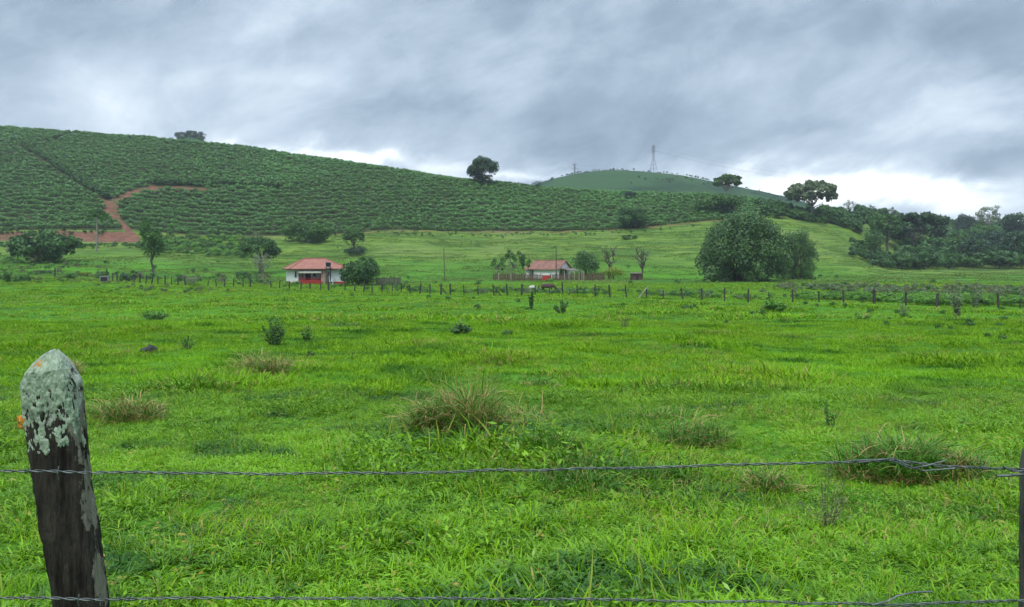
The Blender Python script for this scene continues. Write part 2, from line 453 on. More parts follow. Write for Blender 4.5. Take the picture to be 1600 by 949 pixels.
def crown_blobs(W, D, H, z0, nb, br, r, up=.2, hollow=0.0):
    d = unit(r.normal(size=(nb*3, 3))); d = d[d[:, 2] > -1+up][:nb]
    fr = r.uniform(.35+hollow, .85, len(d))[:, None]
    C = d*fr*np.array([W/2, D/2, H/2])+np.array([0, 0, z0+H/2])
    rad = br*min(W, H*1.3)*r.uniform(.7, 1.25, len(d))
    # keep blobs inside the envelope
    lim = np.array([W/2, D/2, H/2]); q = (C-[0, 0, z0+H/2]); 
    over = np.linalg.norm(q/np.maximum(lim-rad[:, None]*.8, lim*.12), axis=1)
    C = np.where(over[:, None] > 1, q/over[:, None], q)+[0, 0, z0+H/2]
    return C, rad

def crown_mesh(C, rad, n, ls, r, squash=.75, scatter=.25, normal_rand=.6):
    w = rad**2; k = r.choice(len(C), n, p=w/w.sum())
    d = unit(r.normal(size=(n, 3))); d[:, 2] = np.where(r.random(n) < .35, np.abs(d[:, 2]), d[:, 2])
    rr = rad[k]*(1-scatter*np.abs(r.normal(size=n)))*(1+.12*r.normal(size=n))
    Pc = C[k]+d*rr[:, None]*np.array([1, 1, squash])
    Nn = unit(d+normal_rand*r.normal(size=(n, 3)))
    V, Fc = leaves(Pc, Nn, ls, 1.6, r)
    bv = r.random(len(C))[k]*.5+r.random(n)*.5
    return V, Fc, np.repeat(bv, 4)

def limb(a, b, r0, r1, r, n=5, wig=.06):
    a = np.array(a, float); b = np.array(b, float); t = np.linspace(0, 1, n)[:, None]
    L = np.linalg.norm(b-a); P = a+(b-a)*t; P[1:-1] += r.normal(size=(n-2, 3))*wig*L
    P[:, 2] += (np.sin(t[:, 0]*np.pi)*.05*L)
    return tube_arr(P, np.linspace(r0, r1, n), 6)

STYLE = {  # nb, blob radius share, leaves, crown start, squash, hollow
 'round':  dict(nb=46, br=.16, n=6500, c0=.0, sq=.8, up=.02, hol=.15),
 'shrub':  dict(nb=26, br=.21, n=3000, c0=-.06, sq=.85, up=.12, hol=.1),
 'wide':   dict(nb=34, br=.15, n=4200, c0=.30, sq=.7, up=.3, hol=.2),
 'umbrella': dict(nb=120, br=.072, n=6500, c0=.30, sq=.85, up=.55, hol=.25),
 'airy':   dict(nb=34, br=.10, n=1700, c0=.28, sq=.8, up=.2, hol=.1),
 'slender': dict(nb=44, br=.13, n=2600, c0=.25, sq=1.2, up=.1, hol=.0),
 'forest': dict(nb=30, br=.18, n=3600, c0=.12, sq=.7, up=.3, hol=.1),
}
def make_tree(W, H, style, r, leafpx=None, dens=1.0, lmul=1.0):
    s = STYLE[style]; z0 = H*s['c0']; Hc = H-z0
    C, rad = crown_blobs(W, W*.85, Hc, z0, s['nb'], s['br'], r, s['up'], s['hol'])
    ls = (leafpx or .028*max(W, Hc))*lmul
    V, Fc, var = crown_mesh(C, rad, int(s['n']*dens), ls, r, s['sq'])
    V[:, 2] = np.maximum(V[:, 2], .05)
    fork = np.array([r.normal()*W*.03, r.normal()*W*.03, z0+Hc*.12])
    tr = max(.035*H**.9, .07)*(1.0 if style != 'slender' else .6)
    parts = [limb((0, 0, -.5), fork, tr*1.25, tr*.8, r, 6, .03)]
    order = np.argsort(-rad)[:14 if style in ('umbrella', 'airy', 'wide') else 7]
    for i in order: parts.append(limb(fork*r.uniform(.75, 1), C[i], tr*.45, tr*.1, r))
    if style in ('umbrella', 'airy'):
        for i in range(len(C)):
            j = order[r.integers(len(order))]; parts.append(limb(C[j], C[i], tr*.14, tr*.04, r, 4))
    TV, TF = join(parts)
    return (V, Fc, var), (TV, TF)

def tree_scale(style): return {'umbrella': 1.08, 'airy': 1.1}.get(style, 1.2)
def put_tree(name, label, px, ytop, wpx, d=None, yb=None, style='round', mat='leaf_mid', bark='bark', cat='tree', seed=None, dens=1.0, lmul=1.0, group=None, scale_depth=None):
    if d is None: d = hit(px, yb)
    loc = at(px, d); H = max(zy(d, ytop)-loc.z, .3)*1.05; W = wpx*d/F*tree_scale(style)
    r = np.random.default_rng(seed if seed is not None else int(px*7+ytop))
    (V, Fc, var), (TV, TF) = make_tree(W, H, style, r, dens=dens, lmul=lmul)
    root = empty(name, loc, label=label, cat=cat, group=group)
    link('crown' if cat == 'tree' else 'foliage', mesh('crown', V, Fc, M[mat], False, {'var': var}), root)
    link('trunk' if cat == 'tree' else 'stem', mesh('trunk', TV, TF, M[bark], True), root)
    return root

# ------------------------------------------------------------------ scatter by geometry nodes (only for stuff)
def scatter(name, P3, rotz, scl, idx, meshes, tilt=None, **k):
    c = bpy.data.collections.new(name+'_kinds')      # stays outside the scene
    for i, me in enumerate(meshes):
        c.objects.link(bpy.data.objects.new('%s_%02d' % (name, i), me))
    me = bpy.data.meshes.new(name); n = len(P3)
    me.vertices.add(n); me.vertices.foreach_set('co', np.asarray(P3, np.float32).ravel())
    rot = np.zeros((n, 3), np.float32); rot[:, 2] = rotz
    if tilt is not None: rot[:, :2] = tilt
    a = me.attributes.new('rot', 'FLOAT_VECTOR', 'POINT'); a.data.foreach_set('vector', rot.ravel())
    a = me.attributes.new('scl', 'FLOAT', 'POINT'); a.data.foreach_set('value', np.asarray(scl, np.float32))
    a = me.attributes.new('idx', 'INT', 'POINT'); a.data.foreach_set('value', np.asarray(idx, np.int32))
    ng = bpy.data.node_groups.new(name, 'GeometryNodeTree')
    ng.interface.new_socket('Geometry', in_out='INPUT', socket_type='NodeSocketGeometry')
    ng.interface.new_socket('Geometry', in_out='OUTPUT', socket_type='NodeSocketGeometry')
    nn = ng.nodes; L = ng.links.new
    gi, go = nn.new('NodeGroupInput'), nn.new('NodeGroupOutput')
    mp = nn.new('GeometryNodeMeshToPoints'); ci = nn.new('GeometryNodeCollectionInfo')
    ci.inputs[0].default_value = c; ci.inputs[1].default_value = True; ci.inputs[2].default_value = True
    ip = nn.new('GeometryNodeInstanceOnPoints'); ip.inputs['Pick Instance'].default_value = True
    def na(nm, t):
        x = nn.new('GeometryNodeInputNamedAttribute'); x.data_type = t; x.inputs[0].default_value = nm; return x.outputs[0]
    L(gi.outputs[0], mp.inputs[0]); L(mp.outputs[0], ip.inputs['Points']); L(ci.outputs[0], ip.inputs['Instance'])
    L(na('idx', 'INT'), ip.inputs['Instance Index']); L(na('rot', 'FLOAT_VECTOR'), ip.inputs['Rotation'])
    L(na('scl', 'FLOAT'), ip.inputs['Scale']); L(ip.outputs[0], go.inputs[0])
    o = link(name, me); md = o.modifiers.new('scatter', 'NODES'); md.node_group = ng
    tag(o, kind='stuff', **k); return o

def blades(n, L, Wd, rad, lean, r, droop=.6, dry=0.0, zr=0.0, seg=3):
    """arching grass blades: quads strips"""
    a = r.uniform(0, 2*np.pi, n); q = rad*np.sqrt(r.random(n)); base = np.stack([q*np.cos(a), q*np.sin(a), r.uniform(-.02, zr, n)], 1)
    a2 = a+r.normal(size=n)*.9; le = np.abs(r.normal(lean, .28, n)).clip(.05, 1.45)
    ln = L*r.uniform(.5, 1.15, n); wd = Wd*r.uniform(.6, 1.3, n)
    out = np.stack([np.cos(a2), np.sin(a2), np.zeros(n)], 1); side = np.stack([-np.sin(a2), np.cos(a2), np.zeros(n)], 1)
    side = unit(side+r.normal(size=(n, 3))*.35)
    p = base.copy(); rows = []
    for s in range(seg+1):
        t = s/seg; w = wd*(1-.15*t if t < .6 else (1-t)*2.0+.08)*.5
        rows.append(np.stack([p-side*w[:, None], p+side*w[:, None]], 1))
        ang = le+droop*t*r.uniform(.5, 1.5, n)
        p = p+(out*np.sin(ang)[:, None]+np.array([0, 0, 1.])*np.cos(ang)[:, None])*(ln/seg)[:, None]
    V = np.stack(rows, 1)                       # n, seg+1, 2, 3
    b0 = (np.arange(n)*(seg+1)*2)[:, None]
    Fc = np.concatenate([np.stack([b0[:, 0]+2*s, b0[:, 0]+2*s+1, b0[:, 0]+2*s+3, b0[:, 0]+2*s+2], 1) for s in range(seg)])
    m = (seg+1)*2
    return V.reshape(-1, 3), Fc.astype(np.int32), np.repeat(r.random(n), m), np.repeat((r.random(n) < dry).astype(float)*r.uniform(.5, 1, n), m)
def blade_mesh(name, mat, *a, **k):
    V, Fc, var, dr = blades(*a, **k); return mesh(name, V, Fc, M[mat], True, {'var': var, 'dry': dr})


# ------------------------------------------------------------------ field grass
kinds = []
for i in range(5): kinds.append(blade_mesh('g', 'lush', (34, 26, 30, 38, 24)[i], (.15, .13, .12, .16, .11)[i], (.013, .016, .011, .010, .018)[i], (.08, .07, .12, .10, .07)[i], (.85, 1.1, 1.25, .9, 1.3)[i], np.random.default_rng(i), 1.1, .03, .04))
for i in range(2): kinds.append(blade_mesh('g', 'grass', 30, .24, .008, .14, .6, np.random.default_rng(20+i), .9, .06))
kinds.append(blade_mesh('g', 'grass', 26, .17, .008, .14, .85, np.random.default_rng(30), 1.0, .45))
def broad(r):      # low broad-leaved plant
    n = 22; a = r.uniform(0, 6.28, n); q = .12*np.sqrt(r.random(n))
    Pc = np.stack([q*np.cos(a), q*np.sin(a), r.uniform(.03, .14, n)], 1)
    Nn = unit(np.array([0, -.2, 1.])+r.normal(size=(n, 3))*.5)
    V, Fc = leaves(Pc, Nn, .016, 3.0, r); return mesh('b', V, Fc, M['lush'], False, {'var': np.repeat(r.random(n), 4), 'dry': np.zeros(n*4)})
kinds.append(broad(np.random.default_rng(41))); kinds.append(broad(np.random.default_rng(42)))
# mid / far: coarser blades
farkinds = [blade_mesh('f', 'grass', 26, .22, .020, .30, .7, np.random.default_rng(50+i), 1.0, (.02, .02, .05, .3)[i], seg=2) for i in range(4)]
farkinds2 = [blade_mesh('f2', 'grass', 24, .28, .045, .6, .7, np.random.default_rng(60+i), 1.0, (.02, .06, .3)[i], seg=2) for i in range(3)]

def field_pts(n, d0, d1, r, half=.86):
    d = np.sqrt(r.uniform(d0*d0, d1*d1, n)); x = r.uniform(-half, half, n)*d
    return x, d
SEP = {}
def tuft_height(x, y):   # taller and shorter patches of grass over the field
    a = fbm(x/1.1, y/1.1, 2, 33); b = fbm(x/3.4, y/4.5, 3, 31); return .30+.75*a+np.clip(b-.46, 0, 1)*3.2
CLEAR = []
for a_, b_, w_ in ((738, 708, 150), (815, 690, 80), (868, 735, 90), (1395, 765, 230), (408, 590, 90), (205, 668, 130), (1080, 715, 110)):
    d_ = hit(a_, b_); CLEAR.append((px2x(a_, d_), d_+w_*.2/F*d_, w_*.50/F*d_))
def trim(x, y):
    m = np.ones(len(x))
    for cx_, cy_, cr_ in CLEAR: q_ = np.hypot(x-cx_, (y-cy_)/1.3)/cr_; m = np.minimum(m, np.clip(.62+(q_-.6)*1.1, .62, 1))
    return m
r = np.random.default_rng(100)
x, y = field_pts(38000, 2.6, 15.5, r)
dn = fbm(x/.9, y/.9, 2, 77)
keep = r.random(len(x)) < (.45+1.1*dn)
x, y = x[keep], y[keep]; n = len(x)
dry = fbm(x/2.2, y/2.2, 3, 55)
idx = r.choice([0, 1, 2, 3, 4, 0, 1, 4, 1, 4, 5, 8, 9], n); idx = np.where((dry > .60) & (r.random(n) < .45), 7, idx)
scatter('grass', np.stack([x, y, Z(x, y)], 1), r.uniform(0, 6.28, n), tuft_height(x, y)*trim(x, y)*r.uniform(.75, 1.25, n)*1.05, idx, kinds,
        tilt=r.normal(size=(n, 2))*.12, label='lush green meadow grass growing just beyond the near wire', cat='grass')
x, y = field_pts(34000, 15.0, 42, r, .82)
keep = r.random(len(x)) < (.45+.95*fbm(x/1.6, y/1.6, 2, 78)); x, y = x[keep], y[keep]; n = len(x)
dry = fbm(x/3, y/3, 3, 56)
idx = r.choice([0, 1, 2], n); idx = np.where((dry > .62) & (r.random(n) < .5), 3, idx)
scatter('grass', np.stack([x, y, Z(x, y)], 1), r.uniform(0, 6.28, n), tuft_height(x, y)*trim(x, y)*r.uniform(.7, 1.2, n)*.95, idx, farkinds,
        tilt=r.normal(size=(n, 2))*.1, label='bright green grass across the middle of the open field', cat='grass')
x, y = field_pts(42000, 41, 135, r, .80)
keep = r.random(len(x)) < (.3+.95*fbm(x/2.8, y/2.8, 2, 79)); x, y = x[keep], y[keep]; n = len(x)
dry = fbm(x/6, y/6, 3, 57)
idx = r.choice([0, 0, 1], n); idx = np.where((dry > .62) & (r.random(n) < .4), 2, idx)
scatter('grass', np.stack([x, y, Z(x, y)], 1), r.uniform(0, 6.28, n), tuft_height(x, y)*r.uniform(.6, 1.1, n), idx, farkinds2,
        label='short green grass of the far field around the wooden fence', cat='grass')

x, y = field_pts(60000, 134, 262, r, .78); px_ = 800+F*x/y
keep = (r.random(len(x)) < np.clip(2.6*(fbm(x/10, y/5, 3, 80)-.36), .03, 1)) & (y < base_d(px_)-3) & ~((y > 200) & (y < 262) & (px_ < 225))
x, y = x[keep], y[keep]; n = len(x)
pk = [blade_mesh('p', 'pasture', 22, .22, .06, .75, .7, np.random.default_rng(70+i), 1.0, (.0, .25)[i], seg=2) for i in range(2)]
scatter('grass', np.stack([x, y, Z(x, y)], 1), r.uniform(0, 6.28, n), r.uniform(.6, 1.7, n), r.choice([0, 0, 1], n), pk,
        label='tufted pasture grass on the slopes below the plantation', cat='grass')

# scattered weeds and low scrub on the far pasture, thicker along the fence line
def scrub_mesh(r, mat, W=1.0, H=.8, n=170, ls=.10):
    C, rad = crown_blobs(W, W, H, 0, 8, .24, r, .6)
    V, Fc, var = crown_mesh(C, rad, n, ls, r); V[:, 2] = np.maximum(V[:, 2], 0)
    return mesh('s', V, Fc, M[mat], False, {'var': var})
sk = [scrub_mesh(np.random.default_rng(200+i), m_) for i, m_ in enumerate(['leaf_mid', 'leaf_mid', 'leaf_light', 'leaf_mid', 'leaf_grey', 'leaf_light', 'weed_brown'])]
fence_px = np.array([-100, 5, 90, 165, 230, 300, 352, 405, 455, 560, 690, 760, 840, 930, 1000, 1135, 1240, 1366, 1415, 1464, 1560, 1700, 1900])
fence_y  = np.array([430, 432, 434, 439, 444, 447.5, 448.5, 449.5, 452, 458, 461.5, 462, 463, 464, 466, 472, 473, 476, 478, 481, 481, 484, 490])
fence_d = np.array([hit(a, b) for a, b in zip(fence_px, fence_y)])
print('fence depths', [round(v) for v in fence_d])
r = np.random.default_rng(300)
X, Y, S, I = [], [], [], []
def band(n, px0, px1, dlo, dhi, smin, smax, kinds_, clump=0, thr=.0):
    px = r.uniform(px0, px1, n); fd = np.interp(px, fence_px, fence_d); d = fd+r.uniform(dlo, dhi, n)
    x = px2x(px, d); k = (fbm(x/4, d/6, 2, 91) > thr); px, d, x = px[k], d[k], x[k]; n = len(x)
    X.extend(x); Y.extend(d); S.extend(r.uniform(smin, smax, n)); I.extend(r.choice(kinds_, n))
band(700, 640, 1300, 2.5, 16, .35, .9, [0, 1, 2, 4, 0, 2], thr=.50)
band(1300, 1255, 1900, 1.0, 12, .5, 1.05, [2, 5, 2, 5, 0], thr=.40)
band(800, 1180, 1900, 12, 48, .5, 1.2, [4, 4, 0, 6, 6], thr=.48)
band(520, -200, 420, 4, 60, .5, 1.7, [0, 1, 3, 2, 6], thr=.52)
band(200, 420, 640, 3, 45, .3, 1.1, [0, 1, 3, 2], thr=.52)
band(260, -200, 330, -22, -2, .3, .8, [0, 6, 6], thr=.5)
band(160, -200, 1600, 30, 130, .4, 1.4, [0, 1, 3, 2], thr=.55)
band(160, -200, 1800, -30, -1, .25, .6, [0, 1], thr=.52)
# bank between terrace and field on the left
for _ in range(260):
    px = r.uniform(225, 395); d = r.uniform(205, 246); X.append(px2x(px, d)); Y.append(d); S.append(r.uniform(1.2, 2.8)); I.append(r.choice([2, 0, 1, 5]))
for _ in range(150):
    px = r.uniform(-40, 225); d = r.uniform(212, 226); X.append(px2x(px, d)); Y.append(d); S.append(r.uniform(.8, 2.0)); I.append(r.choice([0, 1, 3]))
for _ in range(120):
    px = r.uniform(500, 1100); d = float(base_d(px))-r.uniform(2, 12); X.append(px2x(px, d)); Y.append(d); S.append(r.uniform(.5, 1.3)); I.append(r.choice([0, 1, 3]))
for _ in range(50):
    px = r.uniform(-100, 1300); d = r.uniform(160, 250); X.append(px2x(px, d)); Y.append(d); S.append(r.uniform(.4, 1.2)); I.append(r.choice([0, 1, 3]))
X, Y = np.array(X), np.array(Y); n = len(X)
scatter('undergrowth', np.stack([X, Y, Z(X, Y)], 1), r.uniform(0, 6.28, n), np.array(S), I, sk,
        label='low green weeds and scrub scattered over the far pasture', cat='undergrowth')

# ------------------------------------------------------------------ coffee plantation
def coffee_mesh(r, n=210):
    C, rad = crown_blobs(2.1, 2.3, 1.9, .1, 8, .30, r, .6)
    V, Fc, var = crown_mesh(C, rad, n, .23, r, .8, .12, .28); V[:, 2] = np.maximum(V[:, 2], 0)
    return mesh('coffee_bush', V, Fc, M['coffee'], False, {'var': var})
ck = [coffee_mesh(np.random.default_rng(400+i)) for i in range(5)]
SP = 3.65
pxs = np.arange(-420, 1206, .5)
X, Y = [], []; first = []
r = np.random.default_rng(410)
dgrid = np.arange(0, 190, 1.0)
bdl = base_d(pxs); D = bdl[:, None]+dgrid[None]
Zt = Z(px2x(pxs[:, None], D), D, False)
seg = np.hypot(np.diff(D, axis=1), np.diff(Zt, axis=1)); arc = np.concatenate([np.zeros((len(pxs), 1)), np.cumsum(seg, 1)], 1)
endd = (ridge_d(pxs)+25)-bdl
for k in range(60):
    lev = .8+k*SP
    j = np.array([np.searchsorted(a, lev) for a in arc]); j = np.clip(j, 1, len(dgrid)-1)
    a0 = arc[np.arange(len(pxs)), j-1]; a1 = arc[np.arange(len(pxs)), j]
    dd = dgrid[j-1]+(lev-a0)/(a1-a0+1e-9)
    ok = dd < endd
    x = px2x(pxs, bdl+dd); y = bdl+dd
    y = y+(fbm(x/22, y/30, 2, 61)-.5)*4.0
    x = px2x(pxs, y)
    step = np.concatenate([[0], np.cumsum(np.hypot(np.diff(x), np.diff(y)))])
    t = np.arange(0, step[-1], 1.15)+r.uniform(-.25, .25, int(np.ceil(step[-1]/1.15)))
    xi = np.interp(t, step, x); yi = np.interp(t, step, y); oi = np.interp(t, step, ok.astype(float)) > .5
    xi, yi = xi[oi], yi[oi]
    X.append(xi); Y.append(yi); first.append(np.full(len(xi), k))
X, Y, K = np.concatenate(X), np.concatenate(Y), np.concatenate(first)
Zc = Z(X, Y); px, py = proj(X, Y, Zc)
gap = inpoly(px, py, ROAD) | inpoly(px, py, TERRACE) | (pldist(px, py, PATH) < 2.6) | (pldist(px, py, PATH2) < 1.6)
gap |= (r.random(len(X)) < .02) | ((px > 1186) & (Y < 272))
X, Y, Zc, K, px, py = [a[~gap] for a in (X, Y, Zc, K, px, py)]
S = r.uniform(.62, 1.12, len(X))*(.92+.25*fbm(X/25, Y/25, 2, 8))
rot = r.uniform(0, 6.28, len(X)); I = r.integers(0, 5, len(X))
print('coffee bushes', len(X))
inv = (px > -5) & (px < 1605)
order = np.argsort(np.where(inv, Y, 1e9))[:300]
single = np.zeros(len(X), bool); single[order] = True
X2, Y2 = X[~single], Y[~single]
scatter('coffee_plantation', np.stack([X2, Y2, Zc[~single]-.1], 1), rot[~single], S[~single], I[~single], ck,
        tilt=r.normal(size=(len(X2), 2))*.08, label='dense rows of dark green coffee bushes covering the hillside', cat='coffee plantation')
for i in np.where(single)[0]:
    o = link('coffee_bush', ck[I[i]], None, (X[i], Y[i], Zc[i]-.1), rot[i]); s = float(S[i]); o.scale = (s, s, s)
    tag(o, 'round green coffee bush in the lowest row at the foot of the plantation', 'coffee bush', 'coffee bushes at the foot of the plantation')
# darker, taller bushes lining the track through the plantation and along the dirt road
X, Y, S, I = [], [], [], []
dark = [scrub_mesh(np.random.default_rng(500+i), m_, 2.4, 3.0, 330, .32) for i, m_ in enumerate(['leaf_dark', 'leaf_mid', 'leaf_dark'])]
def along(pl, n, off, s0, s1):
    pl = np.array(pl, float); L = np.concatenate([[0], np.cumsum(np.hypot(*np.diff(pl, axis=0).T))])
    for t in r.uniform(0, L[-1], n):
        a, b = np.interp(t, L, pl[:, 0]), np.interp(t, L, pl[:, 1])
        a += off+r.normal()*.8; d = hit(a, b)
        if 235 < d < 400: X.append(px2x(a, d)); Y.append(d); S.append(r.uniform(s0, s1)); I.append(r.integers(0, 3))
along(PATH, 90, 5, .8, 1.25); along([(240,290),(300,291),(380,292),(440,296)], 70, 0, .8, 1.1); along(PATH2, 26, 2, .6, .9)
# hedge and low wood along the crest on the right, and the gully behind the bamboo
for a, b, n, d0, d1, s0, s1 in ((1185, 1290, 130, 268, 286, .8, 1.5), (1280, 1345, 120, 276, 300, .9, 1.6), (1340, 1420, 110, 300, 345, 1.0, 1.9), (1330, 1440, 110, 225, 262, .6, 1.3), (1420, 1640, 330, 330, 436, 1.1, 2.4)):
    for _ in range(n):
        p_ = r.uniform(a, b); d = r.uniform(d0, d1); X.append(px2x(p_, d)); Y.append(d); S.append(r.uniform(s0, s1)); I.append(r.integers(0, 3))
for _ in range(70):  # low dark scrub added above the terrace to stand in for the bank's shade
    p_ = r.uniform(-60, 165); d = r.uniform(242.0, 246); X.append(px2x(p_, d)); Y.append(d); S.append(r.uniform(.25, .5)); I.append(r.integers(0, 3))
X, Y = np.array(X), np.array(Y)
scatter('thicket', np.stack([X, Y, Z(X, Y)], 1), r.uniform(0, 6.28, len(X)), S, I, dark,
        label='dark bushy thicket lining the hillside track and the crest', cat='thicket')
# scrub on the far hill and knoll
X, Y, S, I = [], [], [], []
for _ in range(900):
    a = r.uniform(840, 1230); d = r.uniform(575, 685); x_ = px2x(a, d)
    if fbm(x_/30, d/12, 3, 70) > .63: X.append(x_); Y.append(d); S.append(r.uniform(.35, .9)); I.append(r.integers(0, 3))
for _ in range(120):
    a = r.uniform(235, 350); d = r.uniform(520, 565); X.append(px2x(a, d)); Y.append(d); S.append(r.uniform(.5, 1.0)); I.append(r.integers(0, 3))
X, Y = np.array(X), np.array(Y)
scatter('hill_scrub', np.stack([X, Y, Z(X, Y)], 1), r.uniform(0, 6.28, len(X)), S, I, dark,
        label='patches of low scrub on the distant pylon hill', cat='scrub')

# ------------------------------------------------------------------ trees
T = put_tree
T('oak_tree', 'big dark round tree alone on the plantation crest, left of the pylons', 756, 245, 46, d=306, style='round', mat='leaf_deep', dens=1.3)
T('broadleaf_tree', 'dark spreading rounded tree standing low beside the red dirt terrace', 65, 361, 96, yb=411, style='round', mat='leaf_dark', dens=1.2)
T('slender_tree', 'tall slender feathery tree with thin bare trunk below the dirt road', 238, 341, 42, yb=433, style='slender', mat='leaf_mid', bark='bark')
T('broadleaf_tree', 'small dark crowned tree left of the hip roofed house', 406, 371, 54, yb=428, style='wide', mat='leaf_dark')
T('dry_tree', 'pale almost leafless tree in front of the small dark crowned tree', 412, 396, 38, yb=441, style='airy', mat='leaf_grey', bark='bark_pale', dens=.45)
T('broadleaf_shrub', 'rounded green thicket tree against the lowest coffee rows', 466, 346, 46, yb=379, style='shrub', mat='leaf_mid', cat='tree', dens=1.3)
T('broadleaf_tree', 'dark tree with yellow green top beside the thicket tree at the plantation foot', 494, 349, 42, yb=380, style='round', mat='leaf_mid')
T('cecropia_tree', 'small open crowned tree on a thin trunk above the hip roofed house', 553, 359, 36, yb=397, style='umbrella', mat='leaf_mid', dens=.7)
T('bush', 'dusky bush at the foot of the open crowned tree', 556, 385, 32, yb=400, style='shrub', mat='leaf_blue', cat='bush', dens=.6)
T('dense_bush', 'big dark leafy bush against the right end of the hip roofed house', 562, 408, 58, d=124, style='shrub', mat='leaf_dark', cat='bush', dens=1.7)
T('broadleaf_tree', 'rounded light green tree rising behind the dark bush by the hip roofed house', 573, 396, 30, d=133, style='round', mat='leaf_mid', dens=.7)
T('broadleaf_tree', 'dark bushy tree just behind the gable end of the fenced house', 915, 391, 38, d=170, style='shrub', mat='leaf_dark', dens=1.2)
T('yellow_bush', 'yellowish green bush at the right end of the paling fence', 960, 417, 36, d=156, style='shrub', mat='leaf_yellow', cat='bush', dens=.5)
T('hill_tree', 'dark narrow tree standing up among the coffee rows', 983, 299, 20, d=292, style='round', mat='leaf_blue', dens=.6)
T('hill_tree', 'bushy dark tree at the plantation foot in the fold of the hill', 990, 324, 44, d=259, style='round', mat='leaf_dark', dens=1.2)
T('bush', 'low dark bush just below the bushy tree in the fold of the hill', 984, 367, 26, d=236, style='shrub', mat='leaf_mid', cat='bush', dens=.6)
T('umbrella_tree', 'flat topped tree with sky gaps on the crest right of the pylons', 1137, 273, 48, d=296, style='umbrella', mat='leaf_mid', bark='bark_pale', dens=.9)
T('broadleaf_tree', 'low bright green crown at the right edge of the plantation above the bamboo', 1122, 306, 70, d=272, style='shrub', mat='leaf_mid', dens=1.3)
T('silk_tree', 'large pale spreading tree with visible trunk on the crest', 1269, 284, 84, d=275, style='umbrella', mat='leaf_grey', bark='bark_pale', dens=1.5)
for a, yb_, yt_, w_, m_, lb in ((20, 441, 427, 50, 'leaf_mid', 'dark leafy bush at the far left margin above the fence line'), (112, 436, 427, 26, 'leaf_mid', 'bush on the grass right of the dead little tree'),
      (136, 433, 425, 34, 'leaf_yellow', 'yellowish low bush left of the concrete trough'), (158, 437, 424, 22, 'leaf_dark', 'dark bush right behind the concrete trough'), (200, 441, 428, 30, 'leaf_blue', 'grey green bush by the old posts right of the trough'),
      (297, 446, 433, 20, 'leaf_grey', 'greyish bush in the gap of the left fence line'), (378, 438, 424, 24, 'leaf_dark', 'small dark bush left of the almost leafless tree')):
    T('bush', lb, a, yt_, w_, yb=yb_, style='shrub', mat=m_, cat='bush', dens=.4)
T('small_tree', 'small thin tree on the skyline right of the large pale tree', 1328, 311, 20, d=300, style='airy', mat='leaf_dark', dens=.4)
T('small_tree', 'tiny bushy tree on the skyline, second right of the large pale tree', 1362, 320, 18, d=318, style='airy', mat='leaf_dark', dens=.4)
T('small_tree', 'small forked tree on the skyline just left of the broad dark tree', 1394, 322, 15, d=330, style='airy', mat='leaf_dark', dens=.4)
T('leaning_tree', 'flat crowned tree with bare crooked trunk at the left of the wood', 1385, 336, 52, d=268, style='umbrella', mat='leaf_mid', dens=.8)
T('broadleaf_tree', 'broad dark tree with shelving crown dominating the right hand wood', 1432, 333, 92, d=285, style='wide', mat='leaf_deep', dens=1.7)
T('creeper_tree', 'tall creeper clad tree at the left corner of the wood', 1365, 356, 34, d=232, style='slender', mat='leaf_dark', dens=1.0)
T('palm_like_bush', 'dark bush at the foot of the creeper clad tree by the pasture', 1378, 405, 44, d=222, style='shrub', mat='leaf_dark', cat='bush')
T('bare_crown_tree', 'pale tree with open twiggy crown against the bright sky on the right', 1547, 321, 42, d=400, style='airy', mat='leaf_grey', bark='bark_pale', dens=.9)
T('broadleaf_tree', 'upright dark tree beside the gap showing the blue mountain', 1508, 334, 30, d=395, style='round', mat='leaf_blue', dens=.8)
T('broadleaf_tree', 'rounded dark tree at the right margin above the wood', 1594, 333, 60, d=380, style='forest', mat='leaf_deep')
T('broadleaf_tree', 'dark low tree between the broad dark tree and the right wood', 1480, 372, 62, d=300, style='forest', mat='leaf_mid')
wood = [
 (1410,398,50,228,'leaf_mid','round green tree in the front of the wood, right of the creeper clad tree'),
 (1445,392,56,232,'leaf_dark','dark tree in the front of the wood below the broad dark tree'),
 (1482,396,48,240,'leaf_mid','low bushy tree in the front of the wood, left of the pale leaved bush'),
 (1520,372,58,262,'leaf_deep','dark tree in the middle of the wood behind the pale leaved bush'),
 (1556,360,60,290,'leaf_blue','blue green tree in the wood below the open twiggy crown'),
 (1590,362,60,262,'leaf_deep','dark tree in the wood reaching the right margin'),
 (1560,392,66,240,'leaf_dark','broad shadowy tree low in the wood near the right margin'),
 (1598,400,46,234,'leaf_mid','low green tree at the front of the wood by the right margin'),
 (1490,360,46,340,'leaf_mid','lighter green tree on the slope under the blue mountain gap'),
 (1540,350,50,350,'leaf_mid','rounded green tree on the slope above the middle of the wood'),
 (1632,360,60,300,'leaf_dark','dark tree in the wood cut off by the right margin'),
 (1680,350,70,320,'leaf_mid','green tree of the wood beyond the right margin'),
]
for a, yt, w, d, m_, lb in wood: T('woodland_tree', lb, a, yt, w, d=d, style='forest', mat=m_, dens=1.0, group='trees of the right hand wood')
# undergrowth of the wood as one mass
X, Y, S, I = [], [], [], []
r = np.random.default_rng(610)
for _ in range(620):
    a = r.uniform(1400, 1900); d0 = np.interp(a, [1400, 1470, 1900], [226, 238, 232]); d = d0+abs(r.normal())*45
    X.append(px2x(a, d)); Y.append(d); S.append(r.uniform(.9, 2.0)*(1 if d < 260 else 1.5)); I.append(r.integers(0, 3))
X, Y = np.array(X), np.array(Y)
scatter('woodland_undergrowth', np.stack([X, Y, Z(X, Y)], 1), r.uniform(0, 6.28, len(X)), S, I, dark,
        label='dark tangled undergrowth filling the right hand wood', cat='undergrowth')
